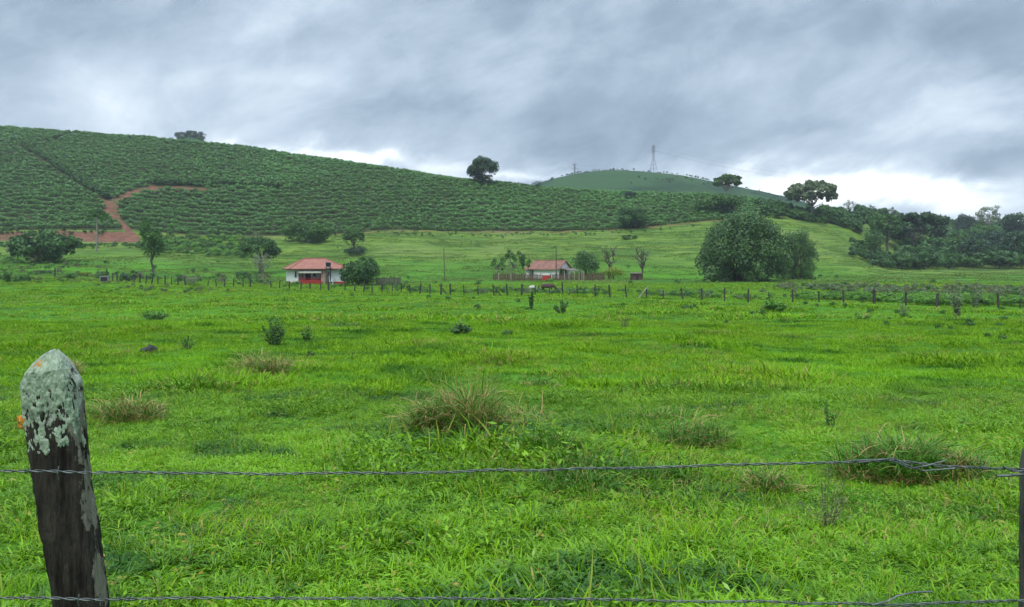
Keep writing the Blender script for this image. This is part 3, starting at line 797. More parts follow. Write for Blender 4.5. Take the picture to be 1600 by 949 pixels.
# knoll cluster and skyline specks
for a, yt, w, lb in ((284, 206, 20, 'left tree of the bluish clump on the far left knoll'), (299, 204, 22, 'middle tree of the bluish clump on the far left knoll'), (313, 206, 18, 'right tree of the bluish clump on the far left knoll')):
    T('knoll_tree', lb, a, yt, w, d=552, style='round', mat='leaf_blue', dens=.5, group='trees on the far left knoll')
for a, yt, w, lb in ((267, 214, 9, 'tiny bush left of the bluish clump on the skyline'), (79, 203, 8, 'tiny lone tree on the far left skyline')):
    T('small_tree', lb, a, yt, w, d=ridge_d(a)+1, style='shrub', mat='leaf_dark', cat='tree', dens=.2)
for a, yt, w, lb in ((816, 286, 14, 'small round bush on the crest right of the big dark tree'), (839, 282, 18, 'small round tree on the crest where the pylon hill begins')):
    T('crest_bush', lb, a, yt, w, d=306, style='shrub', mat='leaf_blue', cat='bush', dens=.4)
for a, yt, w, lb in ((917, 268, 12, 'tiny tree right of the small pylon on the distant hill'), (957, 265, 13, 'tiny paired tree at the very top of the pylon hill'),
                     (903, 276, 14, 'tiny dark bush just below the small pylon'), (1014, 266, 8, 'tiny grey tree at the left foot of the tall pylon'), (1029, 269, 9, 'tiny dark tree at the right foot of the tall pylon')):
    T('distant_tree', lb, a, yt, w, d=694, style='round', mat='leaf_blue', dens=.2)

# bamboo clumps
def bamboo(px, d, ytop, wpx, seed, label, nc=150, nl=170):
    loc = at(px, d); H = zy(d, ytop)-loc.z; W = wpx*d/F; r = np.random.default_rng(seed)
    Pc, Nn, var, culm = [], [], [], []
    for i in range(nc):
        a = r.uniform(0, 2*np.pi); u = r.random()**.75
        reach = (W/2*.93)*u**.7*r.uniform(.88, 1.04); hp = H*np.sqrt(max(1-(u*.92)**3.0, .05))*r.uniform(.80, 1.0)
        if r.random() < .55: hp = H*r.uniform(.06, .72); reach = W/2*r.uniform(.62, .97)*(1 if hp > H*.15 else .93)
        b = np.array([r.normal()*W*.07, r.normal()*W*.07, 0]); tip = np.array([np.cos(a)*reach, np.sin(a)*reach, hp*.78])
        ctl = b*.3+np.array([np.cos(a)*reach*.62, np.sin(a)*reach*.62, hp*1.22])
        t = np.linspace(0, 1, 9)[:, None]; P = (1-t)**2*b+2*t*(1-t)*ctl+t*t*tip
        P[-2:, 2] -= np.array([.02, .06])*H
        if i % 3 == 0: culm.append(tube_arr(P[:8], np.linspace(.07, .02, 8), 4))
        tt = 1-(1-.45)*r.random(nl)**1.1; q = np.stack([np.interp(tt, t[:, 0], P[:, k]) for k in range(3)], 1)
        rad = (.075*W)*r.uniform(.7, 1.2)*np.sin(np.clip((tt-.38)/.62, 0, 1)*np.pi*.82+.12)
        dd = unit(r.normal(size=(nl, 3))); q = q+dd*rad[:, None]*np.array([1, 1, 1.15]); 
        Pc.append(q); Nn.append(unit(dd+r.normal(size=(nl, 3))*.35)); var.append(np.clip(r.random()*.75+r.random(nl)*.3, 0, 1))
    Pc = np.concatenate(Pc); Nn = np.concatenate(Nn); var = np.concatenate(var); Pc[:, 2] = np.maximum(Pc[:, 2], .1)
    V, Fc = leaves(Pc, Nn, W*.0125, 2.2, r)
    root = empty('bamboo_clump', loc, label=label, cat='bamboo')
    link('foliage', mesh('foliage', V, Fc, M['bamboo'], False, {'var': np.repeat(var, 4)}), root)
    CV, CF = join(culm); link('culms', mesh('culms', CV, CF, M['leaf_light'] if 0 else M['bark'], True), root)
bamboo(1161, 150, 329, 150, 3, 'huge rounded clump of feathery bamboo standing in the pasture', 250, 200)
bamboo(1243, 160, 352, 74, 4, 'smaller bamboo clump tucked behind the right side of the huge one', 170, 140)

# papaya-like trees by the fenced house, one by one
r = np.random.default_rng(720)
pl = [(776,404,'leftmost'),(783,408,''),(790,398,''),(797,391,''),(804,396,''),(811,393,''),(818,400,''),(824,406,'')]
lbs = ['thin tufted tree at the left end of the paling fence', 'short thin tufted tree, second from the left end of the paling fence', 'thin tufted tree left of the tallest one by the paling fence',
       'tallest thin tufted tree of the row by the paling fence', 'thin tufted tree just right of the tallest one by the paling fence', 'full topped thin tree in the right half of the tufted row',
       'thin tufted tree, second from the fenced house wall', 'short thin tufted tree touching the left eave of the fenced house']
for (a, yt, _), lb in zip(pl, lbs):
    d = 155+r.uniform(-2, 3); loc = at(a, d); H = zy(d, yt)-loc.z
    root = empty('tufted_tree', loc, label=lb, cat='tree', group='tufted trees left of the fenced house')
    C = np.array([[r.normal()*.35, r.normal()*.35, H-.45], [r.normal()*.7, r.normal()*.5, H-1.0], [r.normal()*.7, r.normal()*.5, H-1.3], [r.normal()*.5, 0, H*.55]]); rad = np.array([.55, .5, .45, .3])
    V, Fc, var = crown_mesh(C, rad, 240, .2, r, 1.0)
    link('crown', mesh('crown', V, Fc, M['leaf_mid'], False, {'var': var}), root)
    TV, TF = join([limb((0, 0, -.3), C[0], .11, .06, r), limb((0, 0, H*.4), C[1], .06, .04, r), limb((0, 0, H*.45), C[2], .06, .04, r)])
    link('trunk', mesh('trunk', TV, TF, M['bark_pale'], True), root)

# bare trees
def bare_tree(px, d, ytop, wpx, label, seed, twigs=26, leaf=160):
    loc = at(px, d); H = zy(d, ytop)-loc.z; W = wpx*d/F; r = np.random.default_rng(seed); parts = []; tips = []
    fork = np.array([.05*W, 0, H*.32]); parts.append(limb((0, 0, -.3), fork, .28, .2, r, 6, .05))
    for i in range(7):
        a = r.uniform(0, 6.28); e = np.array([np.cos(a)*W*.32*r.uniform(.5, 1), np.sin(a)*W*.3, H*r.uniform(.62, .9)])
        parts.append(limb(fork, e, .13, .06, r, 6, .08))
        for j in range(twigs//6):
            t = e+np.array([r.normal()*W*.16, r.normal()*W*.14, abs(r.normal())*H*.1+.1]); t[2] = min(t[2], H)
            parts.append(limb(e*.85+fork*.15, t, .05, .025, r, 4, .1)); tips.append(t)
            for q in range(2): parts.append(limb(t*.6+e*.4, t+r.normal(size=3)*W*.06, .03, .015, r, 3, .1))
    TV, TF = join(parts); root = empty('bare_tree', loc, label=label, cat='tree')
    link('trunk', mesh('trunk', TV, TF, M['bark'], True), root)
    C = np.array(tips); V, Fc, var = crown_mesh(C, np.full(len(C), .35), leaf, .12, r)
    link('crown', mesh('crown', V, Fc, M['leaf_grey'], False, {'var': var}), root)
bare_tree(951, 160, 385, 34, 'nearly leafless dark tree right of the fenced house', 11)
bare_tree(1002, 158, 387, 32, 'grey leafless tree standing over the small board hut', 12, leaf=260)
bare_tree(66, 152, 424, 26, 'dead broken little tree on the grass below the dark rounded tree', 13, leaf=20)

# palm in front of the coffee on the left
def palm(px, d, ytop, label):
    loc = at(px, d); H = zy(d, ytop)-loc.z; r = np.random.default_rng(31); root = empty('palm_tree', loc, label=label, cat='palm')
    v, f = tube_arr([(0, 0, -.3), (.1, 0, H*.4), (0, .1, H*.8)], [.24, .18, .16], 8); link('trunk', mesh('trunk', v, f, M['bark_pale'], True), root)
    Pc, Nn = [], []
    for i in range(18):
        a = i/18*6.28*2.3; el = r.uniform(.1, 1.1); L = H*.34
        t = np.linspace(.08, 1, 26); dr = np.array([np.cos(a)*np.cos(el), np.sin(a)*np.cos(el), np.sin(el)])
        P = np.array([0, .1, H*.8])+dr*t[:, None]*L-np.array([0, 0, 1])*(t[:, None]**2)*L*.55
        Pc.append(P); Nn.append(unit(np.cross(np.broadcast_to(dr, P.shape), [0, 0, 1.])+r.normal(size=P.shape)*.8))
    Pc = np.concatenate(Pc); Nn = np.concatenate(Nn); V, Fc = leaves(Pc, Nn, .32, 3, r)
    link('crown', mesh('crown', V, Fc, M['leaf_mid'], False, {'var': np.repeat(r.random(len(Pc)), 4)}), root)
palm(151, 205, 325, 'slim palm with pale trunk in front of the red dirt terrace')

# ------------------------------------------------------------------ field shrubs, tussocks, rock
def weed_shrub(name, label, px, yb, ytop, wpx, seed, mat='leaf_mid', nst=26, nl=26, ls=.035, spread=.5, cat='shrub', bark='bark', srad=1.0):
    d = hit(px, yb); loc = at(px, d); H = (yb-ytop)*d/F*1.12; W = wpx*d/F; r = np.random.default_rng(seed); st, Pc, Nn, vv = [], [], [], []
    for i in range(nst):
        a = r.uniform(0, 6.28); u = np.sqrt(r.random())*spread*W; h = H*r.uniform(.5, 1)*(1-.45*(u/(W/2+1e-6))**2)
        P = np.array([[np.cos(a)*u*.25, np.sin(a)*u*.25, -.03], [np.cos(a)*u*.6, np.sin(a)*u*.6, h*.5], [np.cos(a)*u, np.sin(a)*u, h]])
        st.append(tube_arr(P, [.008*srad, .006*srad, .003*srad], 4)); t = r.uniform(.15, 1, nl)
        q = np.stack([np.interp(t, [0, .5, 1], P[:, k]) for k in range(3)], 1); dd = unit(r.normal(size=(nl, 3)))
        Pc.append(q+dd*.05*max(W, .5)); Nn.append(unit(dd+[0, 0, .6])); vv.append(np.clip(r.random()*.5+r.random(nl)*.5, 0, 1))
    Pc = np.concatenate(Pc); Pc[:, 2] = np.maximum(Pc[:, 2], .02); V, Fc = leaves(Pc, np.concatenate(Nn), ls, 2.2, r)
    root = empty(name, loc, label=label, cat=cat)
    link('foliage', mesh('foliage', V, Fc, M[mat], False, {'var': np.repeat(np.concatenate(vv), 4)}), root)
    SV, SF = join(st); link('stem', mesh('stem', SV, SF, M[bark], True), root)
weed_shrub('leafy_shrub', 'dark leafy shrub standing alone left of the middle of the field', 430, 541, 494, 44, 1, 'leaf_mid', 30, 44, .042)
weed_shrub('leafy_shrub', 'thin smaller shrub just right of the dark leafy shrub', 481, 537, 504, 20, 2, 'leaf_mid', 14, 26, .045)
weed_shrub('leafy_shrub', 'narrow upright shrub in front of the white horse', 830, 484, 455, 15, 3, 'leaf_mid', 18, 46, .07, .28)
weed_shrub('leafy_shrub', 'ragged low shrub right of the narrow upright one', 878, 491, 468, 26, 4, 'leaf_mid', 18, 22, .07)
weed_shrub('leafy_shrub', 'spreading green shrub before the fence right of the bamboo', 1212, 487, 467, 46, 5, 'leaf_light', 36, 34, .11)
weed_shrub('mound_plant', 'low dark mound of leaves in the middle of the field', 720, 522, 506, 38, 6, 'leaf_dark', 44, 34, .055)
weed_shrub('weed', 'low leafy weed in the field right of the dark mound', 793, 526, 517, 28, 7, 'leaf_mid', 20, 18, .05, cat='weed')
weed_shrub('weed', 'thin reddish weed stalk on the right of the field middle', 976, 514, 488, 22, 8, 'leaf_grey', 12, 8, .03, cat='weed')
weed_shrub('weed', 'small leafy weed right of the black rock', 291, 548, 520, 40, 9, 'leaf_mid', 16, 10, .035, cat='weed')
weed_shrub('weed', 'flat dark weed clump on the right beyond the middle of the field', 1079, 483, 476, 34, 10, 'leaf_mid', 20, 20, .08, cat='weed')
weed_shrub('sapling', 'tall thin dusky sapling left of the fence post pair on the far right', 1497, 497, 430, 26, 12, 'leaf_grey', 12, 30, .09, cat='sapling')
weed_shrub('sapling', 'grey twiggy sapling at the fence on the far right', 1524, 482, 428, 20, 13, 'leaf_grey', 10, 26, .09, cat='sapling')
weed_shrub('weed', 'ragged weed in front of the far right fence posts', 1410, 494, 470, 22, 14, 'leaf_grey', 12, 12, .06, cat='weed')
weed_shrub('weed', 'small weed in the grass of the right field edge', 1345, 500, 490, 30, 15, 'leaf_mid', 12, 10, .06, cat='weed')
weed_shrub('tall_weed', 'tall flowering weed stalk right of the big dry tussock', 1297, 668, 606, 24, 16, 'weed', 5, 30, .02, cat='weed', srad=.5)
weed_shrub('tall_weed', 'dark seedy weed stems in the near grass on the right', 1290, 850, 750, 90, 17, 'weed_brown', 16, 44, .009, cat='weed', srad=.3)
weed_shrub('weed', 'dark tuft of weed in the left field below the fence', 240, 500, 486, 50, 18, 'leaf_mid', 26, 20, .06, cat='weed')
weed_shrub('weed', 'low weed in front of the slender feathery tree field', 540, 513, 503, 60, 19, 'leaf_mid', 24, 16, .05, cat='weed')
weed_shrub('weed', 'dark low weed right of the thin smaller shrub', 484, 558, 550, 22, 20, 'leaf_dark', 12, 14, .035, cat='weed')

def tussock(label, px, yb, hpx, wpx, seed, mat='grass_dark', dry=.35, nb=700, bw=.009, depth=.7, tall=0):
    d = hit(px, yb)+wpx*.25/F*hit(px, yb); H = hpx*d/F*1.3+.05; W = wpx*d/F; r = np.random.default_rng(seed); parts = []; at_ = []
    n = 0; V, Fc, va, dr = [], [], [], []
    ns = 9
    for i in range(ns):
        a = r.uniform(0, 6.28); u = math.sqrt(r.random())*.36*W if i else 0
        k = nb//ns; h = H*(1.0 if i == 0 else r.uniform(.5, .85))
        v, f, q, y_ = blades(k, h*.75, bw, W*.17, .75, r, 1.3, dry, .62*h, 4)
        v = v+np.array([math.cos(a)*u, math.sin(a)*u*depth, 0]); V.append(v); Fc.append(f+n); va.append(q); dr.append(y_); n += len(v)
    if tall:
        v, f, q, y_ = blades(tall, H*1.12, bw*.7, W*.2, .12, r, .25, .9, .05, 4); V.append(v); Fc.append(f+n); va.append(q); dr.append(y_); n += len(v)
    # dead thatch at the foot
    v, f, q, y_ = blades(nb//3, .22, bw*.9, W*.36, 1.15, r, .8, .95, .06, 3); V.append(v*[1, depth, 1]); Fc.append(f+n); va.append(q*.4); dr.append(y_)
    x = px2x(px, d); V = np.concatenate(V); V[:, 2] += Z(V[:, 0]+x, V[:, 1]+d)-ground(x, d)
    o = link('grass_tussock', mesh('grass_tussock', V, np.concatenate(Fc), M[mat], True, {'var': np.concatenate(va), 'dry': np.concatenate(dr)}), None, (x, d, ground(x, d)-.01))
    return tag(o, label, 'grass tussock')
tussock('big dry tipped tussock with straw coloured stalks in the middle foreground', 738, 708, 82, 190, 1, dry=.40, nb=3200, tall=170, bw=.011)
tussock('lower straw coloured tussock touching the right side of the big one', 815, 690, 50, 100, 2, dry=.5, nb=900)
tussock('dark green tussock right of the big dry tipped one', 868, 735, 55, 130, 3, dry=.08, nb=1000)
tussock('wide dark tussock behind the top wire on the right', 1395, 765, 58, 260, 4, dry=.16, nb=3400, tall=50, bw=.010)
tussock('small straw flecked tussock left of the big dry tipped one', 665, 690, 36, 60, 5, dry=.5, nb=350)
tussock('mixed green tussock right of the middle, above the wire', 1080, 715, 48, 130, 6, dry=.22, nb=900)
tussock('faded brown grass clump in the left field below the dark leafy shrub', 408, 590, 32, 105, 7, dry=.45, nb=1100, bw=.012)
tussock('sprawling brownish grass clump beside the near post', 205, 668, 42, 150, 8, dry=.45, nb=1100, bw=.011)
tussock('low brown tuft just behind the tip of the near post', 116, 588, 26, 32, 9, dry=.6, nb=250, bw=.012)
tussock('dark low tussock in the near grass below the top wire', 1000, 775, 30, 110, 10, dry=.1, nb=500)
tussock('flat dark tussock in the right half of the field', 1035, 665, 22, 110, 11, dry=.12, nb=500)
tussock('brownish tuft under the right end of the top wire', 1500, 778, 50, 90, 12, dry=.5, nb=500)
tussock('dark olive tussock in the field centre behind the big dry tipped one', 845, 606, 12, 80, 13, dry=.05, nb=400, bw=.014)
tussock('dry tuft low in the near grass under the top wire, right of centre', 1200, 790, 40, 110, 14, dry=.3, nb=600)

# rock
r = np.random.default_rng(5); d = hit(232, 552); bm_v = []
nu, nv = 18, 10
for i in range(nv+1):
    for j in range(nu):
        t, p = i/nv*math.pi/2*1.1, j/nu*2*math.pi; rr = 1+.28*(vnoise(math.cos(p)*2.2+5, math.sin(p)*2.2+t*2.5, 3)-.5)
        bm_v.append((.30*rr*math.sin(t)*math.cos(p), .24*rr*math.sin(t)*math.sin(p), .19*rr*math.cos(t)+.05*math.cos(p)))
fc = [(i*nu+j, i*nu+(j+1) % nu, (i+1)*nu+(j+1) % nu, (i+1)*nu+j) for i in range(nv) for j in range(nu)]
o = link('rock', mesh('rock', bm_v, fc, M['stone'], True), None, at(232, d, .04)); tag(o, 'dark blackish rock lying in the grass on the left of the field', 'rock')

# ------------------------------------------------------------------ field fence
wf = empty('field_fence', at(700, 82), label='long line of dark wooden posts with thin wires crossing the far field', cat='fence')
O = wf.location
posts = [(1594,.7,.10),(1560,1.15,.14),(1521,1.0,.09),(1464,1.15,.17),(1416,1.15,.12),(1366,1.35,.2),(1318,1.15,.12),(1280,1.0,.1),(1239,1.15,.13),(1203,.9,.08),(1169,1.25,.12),(1132,1.25,.12),(1097,1.15,.12),(1067,1.15,.12),
 (1036,.9,.08),(1010,1.1,.11),(979,1.2,.12),(953,1.3,.16),(930,1.3,.13),(902,1.25,.09),(880,1.4,.14),(858,1.1,.09),(836,1.2,.11),(815,1.35,.2),(793,1.35,.17),(772,1.3,.12),(747,1.1,.09),(725,1.1,.09),(704,1.3,.15),(689,1.3,.2),(672,1.2,.12),(656,1.3,.12),(641,1.1,.09),(627,1.2,.1),(613,1.1,.1),
 (597,1.2,.13),(582,1.25,.13),(568,1.2,.15),(554,1.1,.12),(539,1.2,.12),(514,2.8,.2),(501,1.1,.12),(485,1.2,.15),(470,1.2,.15),(452,1.1,.14),(437,1.1,.13),(424,1.0,.12),(391,1.3,.16),(380,1.1,.12),(365,1.2,.13),(351,1.2,.14),(338,1.0,.13),(325,.9,.12),
 (290,1.3,.2),(278,1.3,.15),(268,1.2,.12),(258,1.4,.15),(247,1.3,.13),(237,1.5,.15),(228,1.3,.13),(219,1.5,.18),(210,1.4,.14),(183,1.5,.2),(176,1.4,.17),(168,2.0,.15),(86,1.8,.2),(1640,1.1,.12),(1690,1.1,.12)]
r = np.random.default_rng(77); tops = []
for a, h, w in sorted(posts):
    d = float(np.interp(a, fence_px, fence_d)); p = at(a, d)-O; le = r.normal()*.05, r.normal()*.05
    q = MB(); b = w/2*1.25; k = 7; an = [j/k*6.283 for j in range(k)]; jit = [r.uniform(.85, 1.15) for _ in range(k)]
    lev = [(-.3, 1.0), (h*.5, .97), (h*.93, .9), (h, .6)]
    rings = [[(le[0]*z+b*s*j_*math.cos(t), le[1]*z+b*s*j_*math.sin(t), z) for t, j_ in zip(an, jit)] for z, s in lev]
    for lo, hi in zip(rings[:-1], rings[1:]): q.add(lo+hi, [(i, (i+1) % k, k+(i+1) % k, k+i) for i in range(k)])
    q.add(rings[-1], [tuple(range(k))])
    q.build('post', M['post'], wf, p)
    if h > .95 and h < 2.2: tops.append((p.x+le[0]*h, p.y+le[1]*h, p.z, h))
tops.sort()
for a0, s in ((686, 1), (770, 1), (1012, -1)):     # diagonal braces
    d = float(np.interp(a0, fence_px, fence_d)); p = at(a0, d)-O
    q = MB(); q.tube([(p.x, p.y, p.z+1.15), (p.x+s*.9, p.y-.05, p.z+.05)], .06, 6); q.build('brace', M['post'] if s > 0 else M['wood_pale'], wf)
for fr in (.88, .6, .32):
    v, f = tube_arr([(x_, y_, z_+h_*fr if h_ < 1.5 else z_+1.1*fr) for x_, y_, z_, h_ in tops], .006, 3)
    link('wire', mesh('wire', v, f, M['wire'], True), wf)
# a second length of posts running back to the left house
# utility poles
def pole(px, d, ytop, label, rad=.11, cross=False, bend=0):
    loc = at(px, d); H = zy(d, ytop)-loc.z; root = empty('utility_pole', loc, label=label, cat='pole')
    q = MB(); q.tube([(0, 0, -.4), (bend*.5, 0, H*.5), (bend, 0, H)], [rad, rad*.85, rad*.65], 8); q.build('shaft', M['wood_old'], root, smooth=True)
    if cross:
        q = MB(); q.box(bend-.5, bend+.5, -.05, .05, H-.35, H-.25); q.build('crossarm', M['wood_old'], root)
    return root
pole(695, 150, 388, 'thin leaning utility pole on the grass between the two houses', .10, False, -.2)
pole(869, 151, 384, 'tall dark utility pole in front of the fenced house', .12)

# ------------------------------------------------------------------ house with hip roof
hd = 130; hp = at(497, hd); hp.z = ground(px2x(497, 128), 128)+.05
H1 = empty('farmhouse', hp, R(24), label='white farmhouse with red hip roof, red veranda and plinth', cat='house')
# local: x along the front (-4.9..4.9), y 0 (front) to 7.5 (back), front looks to -y
WL, WR, DP, WH = -4.5, 4.9, 7.2, 2.75
q = MB(); vx0, vx1, vd = -3.35, .55, 1.7     # veranda recess
q.box(WL, vx0, 0, .2, .45, WH); q.box(vx1, WR, 0, .2, .45, WH)
q.box(vx0-.2, vx0, .2, vd, .45, WH); q.box(vx1, vx1+.2, .2, vd, .45, WH)
q.box(vx0, vx1, vd, vd+.2, .45, WH)
q.box(WL, WL+.2, .2, DP-.2, .45, WH); q.box(WR-.2, WR, .2, DP-.2, .45, WH); q.box(WL, WR, DP-.2, DP, .45, WH)
q.build('wall', M['white_wall'], H1)
q = MB(); q.box(WL-.05, WR+.05, -.05, DP+.05, -.6, .447); q.build('plinth', M['red'], H1)
# roof
ex0, ex1, ey0, ey1 = WL-.55, WR+.6, -.6, DP+.6; ez = WH-.02; rz_ = ez+1.85; rx0, rx1, ry = -1.75, 1.75, DP/2
q = MB(); A = [(ex0, ey0, ez), (ex1, ey0, ez), (ex1, ey1, ez), (ex0, ey1, ez)]; Rg = [(rx0, ry, rz_), (rx1, ry, rz_)]
q.add(A+Rg, [(0, 1, 5, 4), (1, 2, 5), (2, 3, 4, 5), (3, 0, 4), (3, 2, 1, 0)]); roof = q.build('roof', M['tile'], H1)
q = MB()
for a, b in ((A[0], Rg[0]), (A[1], Rg[1]), (A[2], Rg[1]), (A[3], Rg[0]), (Rg[0], Rg[1])): q.tube([Vector(a)+Vector((0, 0, .04)), Vector(b)+Vector((0, 0, .04))], .10, 6)
q.build('ridge_tiles', M['tile'], roof)
q = MB()
q.box(ex0-.03, ex1+.03, ey0-.06, ey0-.02, ez-.16, ez+.03); q.box(ex0-.06, ex0-.02, ey0-.06, ey1+.06, ez-.16, ez+.03); q.box(ex1+.02, ex1+.06, ey0-.06, ey1+.06, ez-.16, ez+.03)
q.build('fascia', M['door'], roof)
q = MB(); q.box(vx0, vx1, -.05, .10, 1.0, 1.1); q.box(vx0, vx1, -.03, .08, .45, .78)
for i in range(18): x_ = vx0+.1+i*(vx1-vx0-.2)/17; q.box(x_-.035, x_+.035, -.02, .06, .78, 1.0)
q.build('veranda_parapet', M['red'], H1)
q = MB(); q.box(vx0+.1, vx1, -.7, -.06, -.3, .62); q.build('veranda_step', M['red'], H1)
q = MB(); q.prism([(vx0-.1, -.55, 2.2), (vx1-.1, -.55, 2.2), (vx1-.1, .0, 2.55), (vx0-.1, .0, 2.55)], [(vx0-.1, -.56, 2.24), (vx1-.1, -.56, 2.24), (vx1-.1, 0, 2.6), (vx0-.1, 0, 2.6)])
q.box(vx0-.05, vx1-.1, -.57, -.555, 2.0, 2.2); q.build('awning', M['cream'], H1)
for x_ in (vx0+.75, vx0+1.6, vx0+2.9, vx1-.1):
    q = MB(); q.box(x_-.05, x_+.05, -.02, .08, 1.12, 2.6); q.build('veranda_post', M['red'] if x_ > 0 else M['door'], H1)
q = MB(); q.box(-1.9, -1.0, vd-.04, vd-.003, .46, 2.45); d_ = q.build('door', M['door'], H1)
q = MB(); q.box(-1.12, -1.06, vd-.1, vd-.045, 1.4, 1.46); q.build('handle', M['metal'], d_)
def window(x0, x1, z0, z1, y0=-.003):
    q = MB(); q.box(x0, x1, y0-.04, y0, z0, z1); w_ = q.build('window', M['door'], H1)
    q = MB(); q.box(x0+.07, x1-.07, y0-.055, y0-.043, z0+.07, z1-.07); q.build('pane', M['glass'], w_)
window(-3.95, -3.68, 1.25, 2.35); window(-.6, -.1, 1.35, 2.0, vd-.003)
# bare rendered stair bay with steps beneath the water tank
q = MB(); q.box(vx1+.2, vx1+.75, -.35, -.003, -.3, 2.58); q.build('render_pillar', M['brick'], H1)
q = MB(); q.box(1.38, 1.95, -.04, -.003, 1.55, 2.25); q.build('small_window', M['dark'], H1)
q = MB()
for k in range(5): q.box(1.5+.06*k, 2.35+.06*k, -1.35+.25*k, -1.1+.25*k, -.35, -.02+.32*k)
q.build('stairs', M['white_wall'], H1)
# water tank on its own stand
tp = hp+Matrix.Rotation(R(24), 3, 'Z')@Vector((1.55, -.95, 0))
st = empty('tank_stand', tp, R(24), label='slim dark post stand holding the water tank before the farmhouse roof', cat='tank stand')
for sx in (-.32, .42):
    for sy in (-.3, .3):
        q = MB(); q.box(sx-.05, sx+.05, sy-.05, sy+.05, -.4, 3.02); q.build('leg', M['wood_old'] if sx < 0 else M['post'], st)
q = MB(); q.box(-.5, .6, -.45, .45, 3.02, 3.12); q.build('platform', M['concrete'], st)
wt = empty('water_tank', tp+Vector((0, 0, 3.12)), R(24), label='small blue black plastic water tank above the farmhouse eave', cat='water tank')
q = MB(); k = 18
def ringz(rad, z): return [(rad*math.cos(j/k*6.2832)+.05, rad*math.sin(j/k*6.2832), z) for j in range(k)]
lv = [(.36, 0), (.40, .08), (.46, .5), (.46, .62)]
for (a, z0_), (b, z1_) in zip(lv[:-1], lv[1:]): q.add(ringz(a, z0_)+ringz(b, z1_), [(i, (i+1) % k, k+(i+1) % k, k+i) for i in range(k)])
q.add(ringz(.36, 0), [tuple(range(k))[::-1]]); q.build('tank_body', M['black_plastic'], wt)
q = MB()
lv = [(.50, .62), (.50, .68), (.30, .80), (.12, .83)]
for (a, z0_), (b, z1_) in zip(lv[:-1], lv[1:]): q.add(ringz(a, z0_)+ringz(b, z1_), [(i, (i+1) % k, k+(i+1) % k, k+i) for i in range(k)])
q.add(ringz(.12, .83), [tuple(range(k))]); q.add(ringz(.5, .62), [tuple(range(k))[::-1]]); q.build('lid', M['black_plastic'], wt)

# board pen right of the dark bush
p = at(607, 125); pen = empty('board_pen', p, R(12), label='grey weathered board pen right of the dark bush by the farmhouse', cat='pen')
r = np.random.default_rng(8); q = MB()
for i in range(34):
    x_ = -2.0+i*.118; h = 1.55*r.uniform(.85, 1.1); t = r.normal()*.03
    q.prism([(x_, -.02, -.2), (x_+.10, -.02, -.2), (x_+.10, .02, -.2), (x_, .02, -.2)], [(x_+t, -.02, h), (x_+.10+t, -.02, h), (x_+.10+t, .02, h), (x_+t, .02, h)])
for i in range(16):
    y_ = i*.118; h = 1.5*r.uniform(.85, 1.1)
    for xx in (-2.03, 2.03): q.box(xx-.02, xx+.02, y_+.03, y_+.12, -.2, h)
q.build('boards', M['wood_old'], pen)
q = MB(); q.box(-2.0, 2.0, .023, .08, .4, .5); q.box(-2.0, 2.0, .023, .08, 1.15, 1.25); q.build('rail', M['wood_old'], pen)

# ------------------------------------------------------------------ gabled house with paling fence
hd = 160; hp = at(865, hd); hp.z = ground(px2x(865, 158), 158)
a2 = R(-4-26)
H2 = empty('cottage', hp, a2, label='low white cottage with old tiled gable roof behind a paling fence', cat='house')
L0, L1, D0, D1, WH = -5.3, 2.7, -2.9, 2.9, 2.2; pk = WH+1.6
q = MB()
q.box(L0+1.9, L1-.2, D0, D0+.2, 0, WH); q.box(L0, L0+.2, D0+1.5, D1, 0, WH); q.box(L0+.2, L1-.2, D1-.2, D1, 0, WH); q.box(L1-.2, L1, D0, D1, 0, WH)
q.box(L0+.2, L0+1.9, D0+1.5, D0+1.7, 0, WH); q.box(L0+1.9, L0+2.1, D0+.2, D0+1.5, 0, WH); q.box(L0, L0+.7, D0, D0+.2, 0, WH)
q.prism([(L1-.2, D0, WH), (L1-.2, D1, WH), (L1-.2, 0, pk-.05)], [(L1, D0, WH), (L1, D1, WH), (L1, 0, pk-.05)])
q.build('wall', M['white_wall'], H2)
q = MB(); ov = .45; sl = (pk-WH)/2.9
e0 = D0-ov; e1 = D1+ov; zt = WH-sl*ov+.03
for s in (0, .1): pass
q.add([(L0-.4, e0, zt), (L1+.35, e0, zt), (L1+.35, 0, pk+.03), (L0+.5, 0, pk+.03), (L1+.35, e1, zt), (L0-.4, e1, zt),
       (L0-.4, e0, zt+.12), (L1+.35, e0, zt+.12), (L1+.35, 0, pk+.15), (L0+.5, 0, pk+.15), (L1+.35, e1, zt+.12), (L0-.4, e1, zt+.12)],
      [(6, 7, 8, 9), (9, 8, 10, 11), (0, 3, 2, 1), (3, 5, 4, 2), (0, 1, 7, 6), (1, 2, 8, 7), (2, 4, 10, 8), (4, 5, 11, 10), (0, 6, 9, 3), (3, 9, 11, 5), (6, 9, 11), (0, 5, 3)])
rf = q.build('roof', M['tile_old'], H2)
q = MB(); q.tube([(L0+.5, 0, pk+.17), (L1+.38, 0, pk+.17)], .09, 6); q.build('ridge_tiles', M['tile'], rf)
q = MB(); q.add([(L1+.02, D0-.2, WH+.12), (L1+3.0, D0-.2, WH-.42), (L1+3.0, D1-.8, WH-.42), (L1+.02, D1-.8, WH+.12), (L1+.02, D0-.2, WH+.2), (L1+3.0, D0-.2, WH-.34), (L1+3.0, D1-.8, WH-.34), (L1+.02, D1-.8, WH+.2)],
      [(0, 3, 2, 1), (4, 5, 6, 7), (0, 1, 5, 4), (1, 2, 6, 5), (2, 3, 7, 6), (3, 0, 4, 7)]); q.build('porch_roof', M['tile_grey'], H2)
